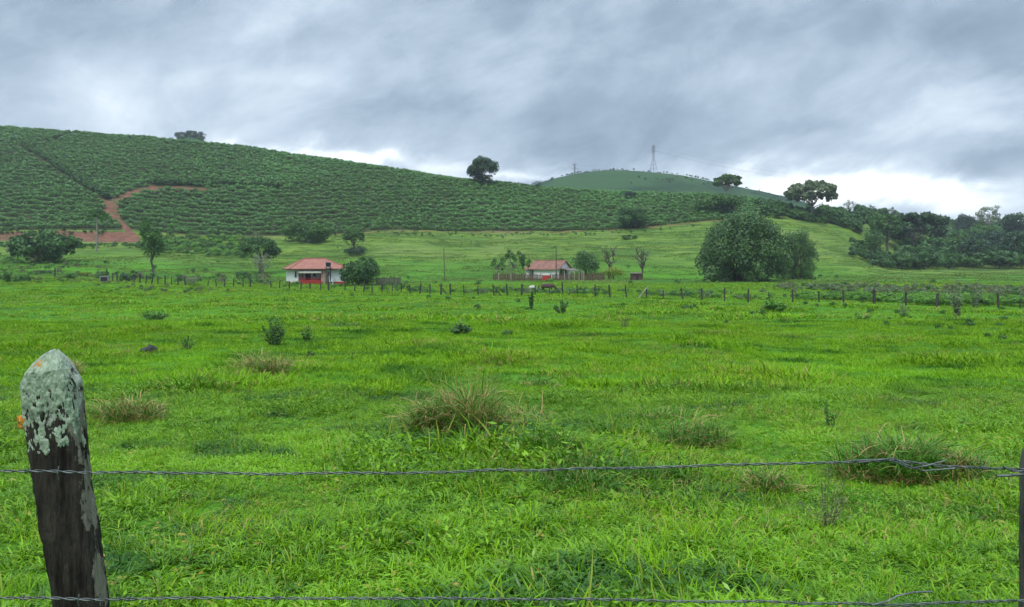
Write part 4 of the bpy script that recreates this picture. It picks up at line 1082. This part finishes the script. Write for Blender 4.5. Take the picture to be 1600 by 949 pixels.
for x_, y_ in ((L1+2.8, D0), (L1+2.8, D1-1.1), (L1+1.4, D0)):
    q = MB(); q.box(x_-.07, x_+.07, y_-.07, y_+.07, 0, WH-.15 if x_ < L1+2 else WH-.42); q.build('porch_post', M['wood_old'], H2)
def win2(name, x0, x1, y0, y1, z0, z1, mat, inner=None):
    q = MB(); q.box(x0, x1, y0, y1, z0, z1); w_ = q.build(name, mat, H2)
    if inner: q = MB(); q.box(*inner); q.build('pane', M['glass'], w_)
win2('door', L1+.003, L1+.05, -.2, .75, .02, 2.1, M['door']); win2('window', L1+.003, L1+.05, -2.3, -1.3, .9, 2.0, M['door'], (L1+.053, L1+.065, -2.2, -1.4, 1.0, 1.9))
win2('window', L0+.8, L0+1.6, D0+1.45, D0+1.497, .9, 2.0, M['door'], (L0+.87, L0+1.53, D0+1.43, D0+1.447, .97, 1.93))
# paling fence
def paling(px0, px1, d0, d1, hh, root, step=.17, seed=0, mat='paling', dz=None):
    r = np.random.default_rng(seed); q = MB(); n = int(abs(px2x(px1, d1)-px2x(px0, d0))/step)
    for i in range(n):
        t = i/n; a = px0+(px1-px0)*t; d = d0+(d1-d0)*t; p = at(a, d)-root.location; h = hh*r.uniform(.82, 1.12); le = r.normal()*.03
        w = step*.44
        q.prism([(p.x-w, p.y-.02, p.z-.2), (p.x+w, p.y-.02, p.z-.2), (p.x+w, p.y+.02, p.z-.2), (p.x-w, p.y+.02, p.z-.2)],
                [(p.x-w+le, p.y-.02, p.z+h), (p.x+w*.5+le, p.y-.02, p.z+h*1.03), (p.x+w*.5+le, p.y+.02, p.z+h*1.03), (p.x-w+le, p.y+.02, p.z+h)])
    q.build('palings', M[mat], root)
    q = MB()
    for z_ in (.35, 1.1):
        a = at(px0, d0, z_)-root.location; b = at(px1, d1, z_)-root.location; q.tube([a+Vector((0, .05, 0)), b+Vector((0, .05, 0))], .03, 4)
    q.build('rail', M[mat], root)
pf = empty('paling_fence', at(845, 150), label='brown vertical paling fence around the yard of the low cottage', cat='fence')
paling(771, 847, 153, 150, 1.45, pf, seed=1); paling(860, 905, 149, 149.5, 1.35, pf, seed=2); paling(905, 946, 149.5, 153, 1.45, pf, seed=3)
gt = empty('red_gate', at(853.5, 149.4), label='small solid red gate in the paling fence of the cottage', cat='gate')
q = MB(); q.box(-.78, .78, -.03, .03, .05, 1.1); q.build('panel', M['red'], gt)
q = MB(); q.box(-.9, -.8, -.06, .06, -.2, 1.3); q.box(.8, .9, -.06, .06, -.2, 1.3); q.build('gate_post', M['post'], gt)
for i, (a, h, lb) in enumerate(((779, 1.5, 'short pale stake at the left end of the paling fence'), (798, 1.5, 'pale stake under the tallest tufted tree'), (810, 1.6, 'pale stake right of the tallest tufted tree'), (882, 2.0, 'tall pale stake right of the utility pole at the cottage fence'), (912, 1.9, 'pale stake nearest the right end of the cottage porch'))):
    q = MB(); q.tube([(0, 0, -.2), (.03, 0, h*.5), (0, 0, h)], [.07, .06, .05], 6); o = q.build('stake', M['wood_pale'], None, at(a, 149-(a < 850)*(-3)-.3)); tag(o, lb, 'stake', 'pale stakes of the cottage fence')
gf = empty('gate_frame', at(893, 148.6), label='pale open goal like wooden frame before the cottage porch', cat='gate frame')
for x_ in (-.45, .55):
    q = MB(); q.tube([(x_, 0, -.2), (x_+.04, 0, 1.75)], .06, 6); q.build('post', M['wood_pale'], gf)
q = MB(); q.tube([(-.5, 0, 1.72), (.65, 0, 1.76)], .05, 6); q.build('crossbar', M['wood_pale'], gf)
gf = empty('gate_frame', at(907, 148.9), label='pale narrow wooden frame right of the goal like one', cat='gate frame')
for x_ in (-.3, .3):
    q = MB(); q.tube([(x_, 0, -.2), (x_, 0, 1.85)], .055, 6); q.build('post', M['wood_pale'], gf)
q = MB(); q.tube([(-.35, 0, 1.8), (.35, 0, 1.83)], .05, 6); q.build('crossbar', M['wood_pale'], gf)
# board hut
hut = empty('board_hut', at(994, 155), R(8), label='tiny brown board hut under the grey leafless tree', cat='hut')
q = MB(); q.box(-1.1, 1.1, -.6, .6, -.2, 1.35); q.build('boards', M['paling'], hut)
q = MB(); q.prism([(-1.3, -.8, 1.37), (1.3, -.8, 1.37), (1.3, .8, 1.5), (-1.3, .8, 1.5)], [(-1.3, -.8, 1.43), (1.3, -.8, 1.43), (1.3, .8, 1.56), (-1.3, .8, 1.56)]); q.build('roof', M['tile_grey'], hut)
q = MB(); q.box(-.2, .35, -.64, -.603, 0, 1.1); q.build('door', M['dark'], hut)
# trough in the left field
d = hit(163, 441); tr = empty('water_trough', at(164, d), R(10), label='small pale concrete box trough with dark front panel by the left fence end', cat='trough')
q = MB(); q.box(-.6, .6, -.4, -.3, 0, .9); q.box(-.6, .6, .3, .4, 0, .9); q.box(-.6, -.5, -.3, .3, 0, .9); q.box(.5, .6, -.3, .3, 0, .9); q.box(-.5, .5, -.3, .3, 0, .15); q.build('basin', M['concrete'], tr)
q = MB(); q.box(-.45, .45, -.44, -.403, .1, .75); q.build('shade_panel', M['dark'], tr)  # solid dark plate on the front, coloured like a shaded hollow

# ------------------------------------------------------------------ grazing horses
def horse(loc, rz, mat, mane, label, name='horse', s=1.0, grazing=True):
    root = empty(name, loc, rz, label=label, cat='horse')
    P = {}; E = []; RD = []; pts = []
    def v(n, c, rd): P[n] = len(pts); pts.append(tuple(x*s for x in c)); RD.append(tuple(x*s for x in rd) if isinstance(rd, tuple) else (rd*s, rd*s))
    v('pel', (-.55, 0, 1.12), (.27, .29)); v('bel', (-.1, 0, 1.08), (.31, .32)); v('che', (.38, 0, 1.10), (.26, .30)); v('wit', (.62, 0, 1.12), (.19, .25)); v('but', (-.82, 0, 1.10), (.18, .22))
    v('nk1', (.92, 0, .98), (.13, .19)); v('nk2', (1.12, 0, .72), (.10, .15)); v('pol', (1.25, 0, .46), (.10, .12)); v('fac', (1.27, 0, .24), (.08, .09)); v('muz', (1.30, 0, .05), (.055, .06))
    E += [('pel', 'bel'), ('bel', 'che'), ('che', 'wit'), ('pel', 'but'), ('wit', 'nk1'), ('nk1', 'nk2'), ('nk2', 'pol'), ('pol', 'fac'), ('fac', 'muz')]
    for sd, y_ in (('l', .17), ('r', -.17)):
        o_ = .12 if sd == 'l' else -.08
        v('h1'+sd, (-.66, y_, .88), (.15, .17)); v('h2'+sd, (-.52+o_*.4, y_, .66), .095); v('h3'+sd, (-.82+o_*.5, y_, .46), .055); v('h4'+sd, (-.78+o_, y_, .16), .04); v('h5'+sd, (-.70+o_, y_, .0), .055)
        E += [('pel', 'h1'+sd), ('h1'+sd, 'h2'+sd), ('h2'+sd, 'h3'+sd), ('h3'+sd, 'h4'+sd), ('h4'+sd, 'h5'+sd)]
        v('f1'+sd, (.50, y_*.85, .82), (.11, .13)); v('f2'+sd, (.52+o_*.5, y_*.85, .52), .065); v('f3'+sd, (.50+o_, y_*.85, .2), .038); v('f4'+sd, (.56+o_, y_*.85, .0), .05)
        E += [('che', 'f1'+sd), ('f1'+sd, 'f2'+sd), ('f2'+sd, 'f3'+sd), ('f3'+sd, 'f4'+sd)]
        v('e'+sd, (1.19, y_*.42, .60), .02); E.append(('pol', 'e'+sd))
    me = bpy.data.meshes.new('horse_body'); me.from_pydata(pts, [(P[a], P[b]) for a, b in E], []); me.materials.append(mat)
    o = link('body', me, root); sk_ = o.modifiers.new('skin', 'SKIN'); sk_.use_smooth_shade = True
    for i, rd in enumerate(RD): me.skin_vertices[0].data[i].radius = rd
    me.skin_vertices[0].data[0].use_root = True
    sb = o.modifiers.new('sub', 'SUBSURF'); sb.levels = 1; sb.render_levels = 2
    q = MB(); q.tube([(-.98*s, 0, 1.2*s), (-1.10*s, 0, .95*s), (-1.08*s, 0, .5*s)], [.04*s, .07*s, .02*s], 6); q.build('tail', mane, root, smooth=True)
    q = MB(); q.tube([(.72*s, 0, 1.36*s), (1.02*s, 0, 1.08*s), (1.24*s, 0, .78*s), (1.36*s, 0, .52*s)], [.03*s, .045*s, .045*s, .02*s], 6); q.build('mane', mane, root, smooth=True)
M['horse_brown'] = plain('brown_horse_coat', (.085, .05, .038), (.055, .034, .028), 2)
M['horse_white'] = plain('white_horse_coat', (.60, .56, .50), (.48, .44, .38), 2)
M['mane_dark'] = plain('dark_mane', (.03, .022, .02), (.02, .016, .015), 6)
M['mane_pale'] = plain('pale_mane', (.5, .46, .4), (.4, .37, .32), 6)
d = 87; horse(at(855, d, .02), R(-12), M['horse_brown'], M['mane_dark'], 'brown horse grazing with its head down behind the field fence', s=.92)
horse(at(832, 89, .0), R(52), M['horse_white'], M['mane_pale'], 'white horse grazing beside the brown one behind the field fence', s=.66)

# ------------------------------------------------------------------ pylons
def pylon(px, d, ytop, label, wb, head=None):
    loc = at(px, d, -.3); H = zy(d, ytop)-loc.z; root = empty('pylon', loc, R(35), label=label, cat='pylon', group='power line pylons on the distant hill')
    lv = [0, .12, .25, .38, .5, .6, .69, .77, .84, .9, .95]; 
    def hw(t): return (wb/2)*(1-t/.6)+.09*wb*(t/.6) if t < .6 else .09*wb+(t-.6)*0
    th_ = .14 if d < 800 else .17
    q = MB()
    def cor(t, i): s_ = hw(t); return Vector(((-s_, s_, s_, -s_)[i], (-s_, -s_, s_, s_)[i], H*t))
    for a, b in zip(lv[:-1], lv[1:]):
        for i in range(4):
            q.tube([cor(a, i), cor(b, i)], th_, 4)
            q.tube([cor(a, i), cor(b, (i+1) % 4)], th_*.55, 3)
            q.tube([cor(b, i), cor(b, (i+1) % 4)], th_*.55, 3)
    q.build('lattice_mast', M['metal'], root)
    q = MB()
    for t, w in ((.78, .13), (.86, .11), (.94, .08)):
        q.tube([(0, -H*w, H*t), (0, H*w, H*t)], th_, 4); q.tube([(0, -H*w, H*t), (0, 0, H*(t+.04))], th_*.7, 3); q.tube([(0, H*w, H*t), (0, 0, H*(t+.04))], th_*.7, 3)
    q.build('crossarm', M['metal'], root)
    q = MB(); q.tube([(0, 0, H*.95), (0, 0, H)], th_*1.2, 4); q.build('earth_spike', M['metal'], root)
    return loc, H
l1, h1 = pylon(1021, 702, 226, 'tall lattice pylon standing on the distant hill top', 7)
l2, h2 = pylon(898, 860, 253, 'small far lattice pylon left of the hill top', 7)
for k, (t, off) in enumerate(((.78, -4), (.86, 4), (.94, 0))):
    def cable(a, b, sag):
        P = [a.lerp(b, i/14)-Vector((0, 0, sag*4*(i/14)*(1-i/14))) for i in range(15)]
        v, f = tube_arr([tuple(p) for p in P], .045, 3); o = link('power_cable', mesh('power_cable', v, f, M['metal'], True))
        return o
    a = l1+Vector((0, off, h1*t)); b = l2+Vector((0, off, h2*t)); o = cable(a, b, 7)
    tag(o, 'thin power cable sagging between the two distant pylons', 'cable', 'cables between the pylons')
    o = cable(a, l1+Vector((230, off-60, h1*t-40)), 9); tag(o, 'thin power cable running right from the tall pylon', 'cable', 'cables right of the tall pylon')

# ------------------------------------------------------------------ near fence
nf = empty('barbed_wire_fence', at(80, 2.2), label='close roadside fence of weathered posts with two twisted wire strands', cat='fence')
O = nf.location.copy(); ND = 2.2
def post_surface(secs, d, t, y_, thick, seed):
    """outer surface point of a rough hewn post at angle t and photo row y_"""
    ys = [s_[0] for s_ in secs]
    L = np.interp(y_, ys, [s_[1] for s_ in secs]); Rr = np.interp(y_, ys, [s_[2] for s_ in secs])
    xl, xr, z_ = px2x(L, d), px2x(Rr, d), EYE-(y_-HY)*d/F; cx, hw_ = (xl+xr)/2, (xr-xl)/2*.84
    fl = np.clip((y_-ys[0]+10)/40.0, 0, 1); c_, s_ = np.cos(t), np.sin(t); e = 3.0
    rr = (np.abs(c_)**e+np.abs(s_)**e)**(-1/e)
    nz = 1+.07*(vnoise(t*2.2+seed*7, y_/46., 1+seed)-.5)+.07*(vnoise(t*7, y_/60.+3, 5+seed)-.5)+.06*(vnoise(t*12, y_/11., 6)-.5)+.03*(vnoise(t*30, y_/25., 16)-.5)
    return np.stack([cx+hw_*c_*rr*nz-O.x, d+thick*fl*s_*rr*nz-O.y+.02, z_-O.z+(vnoise(t*3, t*0+2, 9)-.5)*.012], -1), np.stack([cx-O.x, cx*0+d-O.y+.02, z_-O.z], -1)
def near_post(secs, d, name='post', thick=.055, seed=0, label=None, mat='near_post'):
    k = 72; ys = [s_[0] for s_ in secs]; yy = np.concatenate([np.linspace(ys[0], ys[2], 12)[:-1], np.arange(ys[2], ys[-1], 4.0)])
    tt = np.arange(k)/k*2*math.pi; YY, TT = np.meshgrid(yy, tt, indexing='ij'); Pn, _ = post_surface(secs, d, TT, YY, thick, seed); nr = len(yy)
    fc = [(i*k+j, (i+1)*k+j, (i+1)*k+(j+1) % k, i*k+(j+1) % k) for i in range(nr-1) for j in range(k)]; fc.append(tuple(range(k)))
    me = mesh('post', Pn.reshape(-1, 3), fc, M[mat], True, {'edge': np.abs(np.cos(TT)).ravel(), 'up': np.clip(1-(YY-ys[0])/170, 0, 1).ravel()}, uniform=False)
    o = link(name, me, nf)
    if label: o['label'] = label
    return o
secs = [(549, 70, 84), (556, 60, 93), (566, 50, 102), (580, 40, 111), (598, 30, 123), (650, 31, 129), (700, 36, 133), (750, 44, 138), (850, 62, 152), (949, 79, 165), (1410, 150, 225)]
pst = near_post(secs, ND, label='leaning dark post with pale lichen crusted pointed top')
def crust(name, mat, maskf, lift, y0, y1, t0, t1, dy=.9, nt_=260, seed=0):
    """rough crust following the post wherever the mask is positive"""
    yy = np.arange(y0, y1, dy); tt = np.linspace(t0, t1, nt_); YY, TT = np.meshgrid(yy, tt, indexing='ij')
    S_, Cn = post_surface(secs, ND, TT, YY, .055, 0); m = maskf(TT, YY); out = unit(S_-Cn)
    n = .55*vnoise(TT*16, YY/5.5, 40+seed)+.30*vnoise(TT*38, YY/2.4, 41+seed)+.15*vnoise(TT*80, YY/1.2, 42+seed)
    V = S_+out*((np.clip(m*5, -1, 1)*lift*(.25+1.3*n))-.0004)[..., None]
    nr, k = YY.shape; idx_ = np.arange(nr*k).reshape(nr, k); q = np.stack([idx_[:-1, :-1], idx_[1:, :-1], idx_[1:, 1:], idx_[:-1, 1:]], -1).reshape(-1, 4)
    q = q[m.ravel()[q].max(1) > 0]; u_, inv_ = np.unique(q, return_inverse=True)
    link(name, mesh(name, V.reshape(-1, 3)[u_], inv_.reshape(-1, 4), M[mat], True), pst)
def lm(t, y): return .74*fbm(t*5, y/15, 4, 50)+.26*fbm(t*14, y/6, 3, 54)-(.24+.33*np.clip((y-556)/150, 0, 1)**1.3+.25*np.clip((y-690)/30, 0, 1)+.10*(np.sin(t*1.0+.4) > .0))
crust('lichen', 'lichen', lm, .0042, 551, 730, math.pi*.95, math.pi*2.06)
def blob(t0, y0, st_, sy_): return lambda t, y: .55-np.sqrt(((t-t0)/st_)**2+((y-y0)/sy_)**2)*.6+.5*(fbm(t*9, y/7, 3, 60)-.5)
crust('lichen_rosette', 'lichen', blob(4.65, 690, .22, 15), .0045, 665, 715, 4.2, 5.1, .7, 110, 5)
crust('orange_lichen', 'lichen_o', blob(3.55, 658, .38, 15), .017, 636, 682, 3.0, 4.1, .6, 140, 6)
crust('orange_lichen', 'lichen_o', blob(4.3, 566, .40, 8), .003, 556, 580, 3.5, 5.2, .6, 120, 7)
secs2 = [(680, 1622, 1675), (700, 1608, 1698), (740, 1600, 1702), (1410, 1597, 1710)]
near_post(secs2, ND, seed=3, mat='margin_post', label='plain dark post without lichen')
# twisted two-strand wires
def strand(keys, name, d=ND-.10, tw=.085, rad=.0019, seed=0, label=None, off=.0026, barb=True):
    pxk = [k_[0] for k_ in keys]; pk_ = [k_[1] for k_ in keys]; a = np.arange(pxk[0], pxk[-1], 2.5); r = np.random.default_rng(seed)
    # smooth curve through the knots
    yv = np.interp(a, pxk, pk_); g_ = np.hanning(61); g_ /= g_.sum(); yv = np.convolve(np.pad(yv, 30, mode='edge'), g_, 'valid')
    yv += (vnoise(a/70., a*0, 3+seed)-.5)*3
    x = px2x(a, d); z = EYE-(yv-HY)*d/F; parts = []
    for ph in (0, math.pi):
        w = x/tw*2*math.pi+ph+.6*np.sin(x*3.1+seed)
        P = np.stack([x-O.x, np.full_like(x, d)-O.y+off*np.cos(w), z-O.z+off*np.sin(w)], 1); parts.append(tube_arr(P, rad, 5))
    V, Fc = join(parts); o = link(name, mesh(name, V, Fc, M['wire'], True), nf)
    if label: o['label'] = label
    if barb:
        q = MB()
        for bx in np.arange(x[0]+.3, x[-1], .34):
            bx += r.normal()*.02; bz = float(np.interp(bx, x, z)); c = Vector((bx-O.x, d-O.y, bz-O.z))
            P = [c+Vector((-.008+i*.0016, .0052*math.cos(i*1.1), .0052*math.sin(i*1.1))) for i in range(11)]; q.tube(P, .0013, 4)
            for sg in (1, -1): q.tube([c+Vector((sg*.005, 0, 0)), c+Vector((sg*.009, .004, sg*.011))], [.0012, .0004], 4)
        q.build('barb', M['wire'], o)
    return o
W1 = [(-500, 738), (0, 737), (140, 738), (400, 740), (600, 740), (850, 734), (1050, 729), (1250, 723), (1400, 720), (1460, 728), (1530, 730), (1580, 733), (1640, 737), (2100, 742)]
W2 = [(-500, 930), (0, 934), (150, 936), (400, 934), (700, 936), (1000, 938), (1250, 942), (1400, 945), (1480, 943), (1560, 938), (1640, 942), (2100, 946)]
w1 = strand(W1, 'wire', seed=1, label='upper twisted wire strand'); w2 = strand(W2, 'wire', seed=2, label='lower twisted wire strand')
def tail(keys, par, rad=.0022):
    P = []
    pts_ = [Vector((px2x(a, ND-.10)-O.x, ND-.10-O.y-.006, EYE-(b-HY)*(ND-.10)/F-O.z)) for a, b in keys]
    q = MB(); q.tube(pts_, rad, 5); q.build('splice', M['wire'], par)
tail([(1330, 719), (1380, 717), (1400, 722), (1420, 731), (1445, 727), (1475, 719)], w1); tail([(1340, 722), (1395, 715), (1410, 724), (1440, 735), (1490, 731)], w1)
tail([(1555, 743), (1575, 742), (1600, 740), (1620, 741)], w1, .004); tail([(1565, 728), (1580, 736), (1600, 735), (1640, 738)], w1, .003)
tail([(1360, 944), (1385, 938), (1400, 930), (1425, 924), (1455, 923)], w2, .0026)
q = MB()
for y_, dz_ in ((738, 0), (937, 0)):
    a = px2x(95+ (y_-738)*.16, ND-.1); q.tube([(a-O.x, ND-.11-O.y, zy(ND-.1, y_)+.02-O.z), (a-O.x, ND-.135-O.y+.02, zy(ND-.1, y_)-O.z), (a-O.x, ND-.11-O.y, zy(ND-.1, y_)-.02-O.z)], .0018, 5)
q.build('staple', M['wire'], nf)

# ------------------------------------------------------------------ world: overcast sky
SUN_EL, SUN_AZ = R(58), R(200)
w = bpy.data.worlds.new('World'); scene.world = w; w.use_nodes = True; nt = w.node_tree; N.nt = nt
bg = nt.nodes['Background']; bg.inputs['Strength'].default_value = .1
sky = nt.nodes.new('ShaderNodeTexSky'); sky.sky_type = 'NISHITA'; sky.sun_disc = False; sky.sun_elevation = SUN_EL; sky.sun_rotation = SUN_AZ
D = N(nt.nodes.new('ShaderNodeTexCoord').outputs['Generated'])
sp = nt.nodes.new('ShaderNodeSeparateXYZ'); nt.links.new(D.s, sp.inputs[0]); dx, dy, dz = [N(o) for o in sp.outputs]
u = N.m('ARCTAN2', dx, dy); v = N.m('ARCSINE', N.m('MAXIMUM', dz, -.999))
den = N.m('MAXIMUM', dz, 0.0)+.16
cx = nt.nodes.new('ShaderNodeCombineXYZ'); nt.links.new((dx/den).s, cx.inputs[0]); nt.links.new((dy/den).s, cx.inputs[1]); PL = N(cx.outputs[0])
warp = noise(vmul(D, (1, 1, 2)), 4.5, 4, .6, out=1)
ws = nt.nodes.new('ShaderNodeSeparateXYZ'); nt.links.new(warp.s, ws.inputs[0]); wx, wy = N(ws.outputs[0])-.5, N(ws.outputs[1])-.5
n1 = noise(vmul(PL, (.75, .42, 1), rot=(0, 0, R(-30))), 1.0, 5, .5, .25)
Dr = vmul(vmul(D, (1, 1, 1), rot=(0, R(20), 0)), (1.0, 1.0, 1.9))
n2 = noise(Dr, 3.6, 8, .56, .25)
n3 = noise(vmul(Dr, (1, 1, 1), add=(3, 1, 2)), 9.0, 6, .6, .6)
t = (n1-.5)*.22+(n2-.5)*1.2+(n3-.5)*.42+.315
wf = noise(Dr, 11.0, 6, .62, .5, out=1); w2s = nt.nodes.new('ShaderNodeSeparateXYZ'); nt.links.new(wf.s, w2s.inputs[0])
uu = u+wx*.16+(N(w2s.outputs[0])-.5)*.10; vv = v+wy*.07+(N(w2s.outputs[1])-.5)*.05
blobs = [(60,120,230,62,.12),(230,190,240,40,.03),(430,233,90,17,.42),(575,247,70,15,.48),(700,262,60,14,.2),(350,150,160,60,.06),(820,283,110,12,.38),
         (1290,290,200,24,.62),(1170,262,80,14,.25),(1540,190,90,60,.20),(1560,300,60,22,.2),(1470,190,120,40,.10),(1440,312,130,22,.4),
         (980,190,260,44,-.18),(1290,130,130,40,-.08),(1330,20,200,40,-.06),(1575,60,90,45,-.30),(1555,265,60,26,-.34),(700,180,150,35,-.12),(1240,215,130,26,-.14),(940,235,110,20,-.08),(1050,250,90,16,.10),(750,70,420,70,-.05),(1500,30,120,30,-.08)]
for bx, by, sx, sy, am in blobs:
    k = math.atan((bx-800)/F); u0 = k; v0 = math.atan((HY-by)/F*math.cos(k))
    a = (uu-u0)*(F/sx*1.0); b = (vv-v0)*(F/sy)
    t = t+N.m('EXPONENT', (a*a+b*b)*-1.0)*am
ramp = nt.nodes.new('ShaderNodeValToRGB'); nt.links.new(t.s, ramp.inputs[0]); cr = ramp.color_ramp
stops = [(0.0, (.155, .205, .275)), (.22, (.225, .29, .37)), (.42, (.335, .41, .495)), (.62, (.49, .565, .64)), (.80, (.74, .79, .85)), (.95, (.97, .985, 1.0))]
cr.elements[0].position, cr.elements[0].color = stops[0][0], (*stops[0][1], 1); cr.elements[1].position, cr.elements[1].color = stops[-1][0], (*stops[-1][1], 1)
for p_, c_ in stops[1:-1]: e = cr.elements.new(p_); e.color = (*c_, 1)
# overcast sky is brighter overhead
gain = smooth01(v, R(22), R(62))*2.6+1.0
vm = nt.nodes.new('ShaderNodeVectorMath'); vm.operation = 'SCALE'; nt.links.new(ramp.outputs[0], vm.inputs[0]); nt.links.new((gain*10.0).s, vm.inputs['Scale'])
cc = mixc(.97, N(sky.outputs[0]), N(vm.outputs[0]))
below = smooth01(dz, -.06, -.01)
cc = mixc(below, (1.2, 1.6, .9), cc)
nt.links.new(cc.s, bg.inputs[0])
sl = bpy.data.lights.new('sun', 'SUN'); sl.energy = 1.5; sl.angle = R(14); sl.color = (1, .97, .92)
so = bpy.data.objects.new('sun', sl); col.objects.link(so)
# light comes from behind and to the left of the camera
dirv = Vector((math.sin(SUN_AZ)*math.cos(SUN_EL), math.cos(SUN_AZ)*math.cos(SUN_EL), math.sin(SUN_EL)))
so.rotation_euler = dirv.to_track_quat('Z', 'Y').to_euler()

# haze
hz = bpy.data.materials.new('haze'); hz.use_nodes = True; nt = hz.node_tree; nt.nodes.clear()
pv = nt.nodes.new('ShaderNodeVolumePrincipled'); pv.inputs['Color'].default_value = (.88, .94, 1, 1); pv.inputs['Density'].default_value = .00021
pv.inputs['Anisotropy'].default_value = .2
ou = nt.nodes.new('ShaderNodeOutputMaterial'); nt.links.new(pv.outputs[0], ou.inputs['Volume'])
q = MB(); q.box(-3600, 3600, -2200, 2200, -4, 125); o = q.build('haze', hz); tag(o, 'thin pale blue haze hanging over the valley', 'haze', kind='stuff')

# camera
cam = bpy.data.cameras.new('camera'); co = bpy.data.objects.new('camera', cam); col.objects.link(co); scene.camera = co
co.location = (0, 0, EYE); co.rotation_euler = (R(90), 0, 0)
cam.sensor_width = 36; cam.lens = F/1600*36; cam.shift_y = -(474.5-HY)/1600
cam.clip_start = .1; cam.clip_end = 20000
scene.render.engine = 'CYCLES'
cy = scene.cycles; cy.use_denoising = True; cy.use_adaptive_sampling = True; cy.adaptive_threshold = .02
cy.max_bounces = 6; cy.diffuse_bounces = 3; cy.glossy_bounces = 2; cy.transmission_bounces = 3; cy.volume_bounces = 0; cy.transparent_max_bounces = 4
try: cy.denoiser = 'OPENIMAGEDENOISE'
except Exception: pass
vs = scene.view_settings; vs.view_transform = 'Standard'; vs.look = 'None'; vs.gamma = 1; vs.exposure = 0.7; vs.use_curve_mapping = False
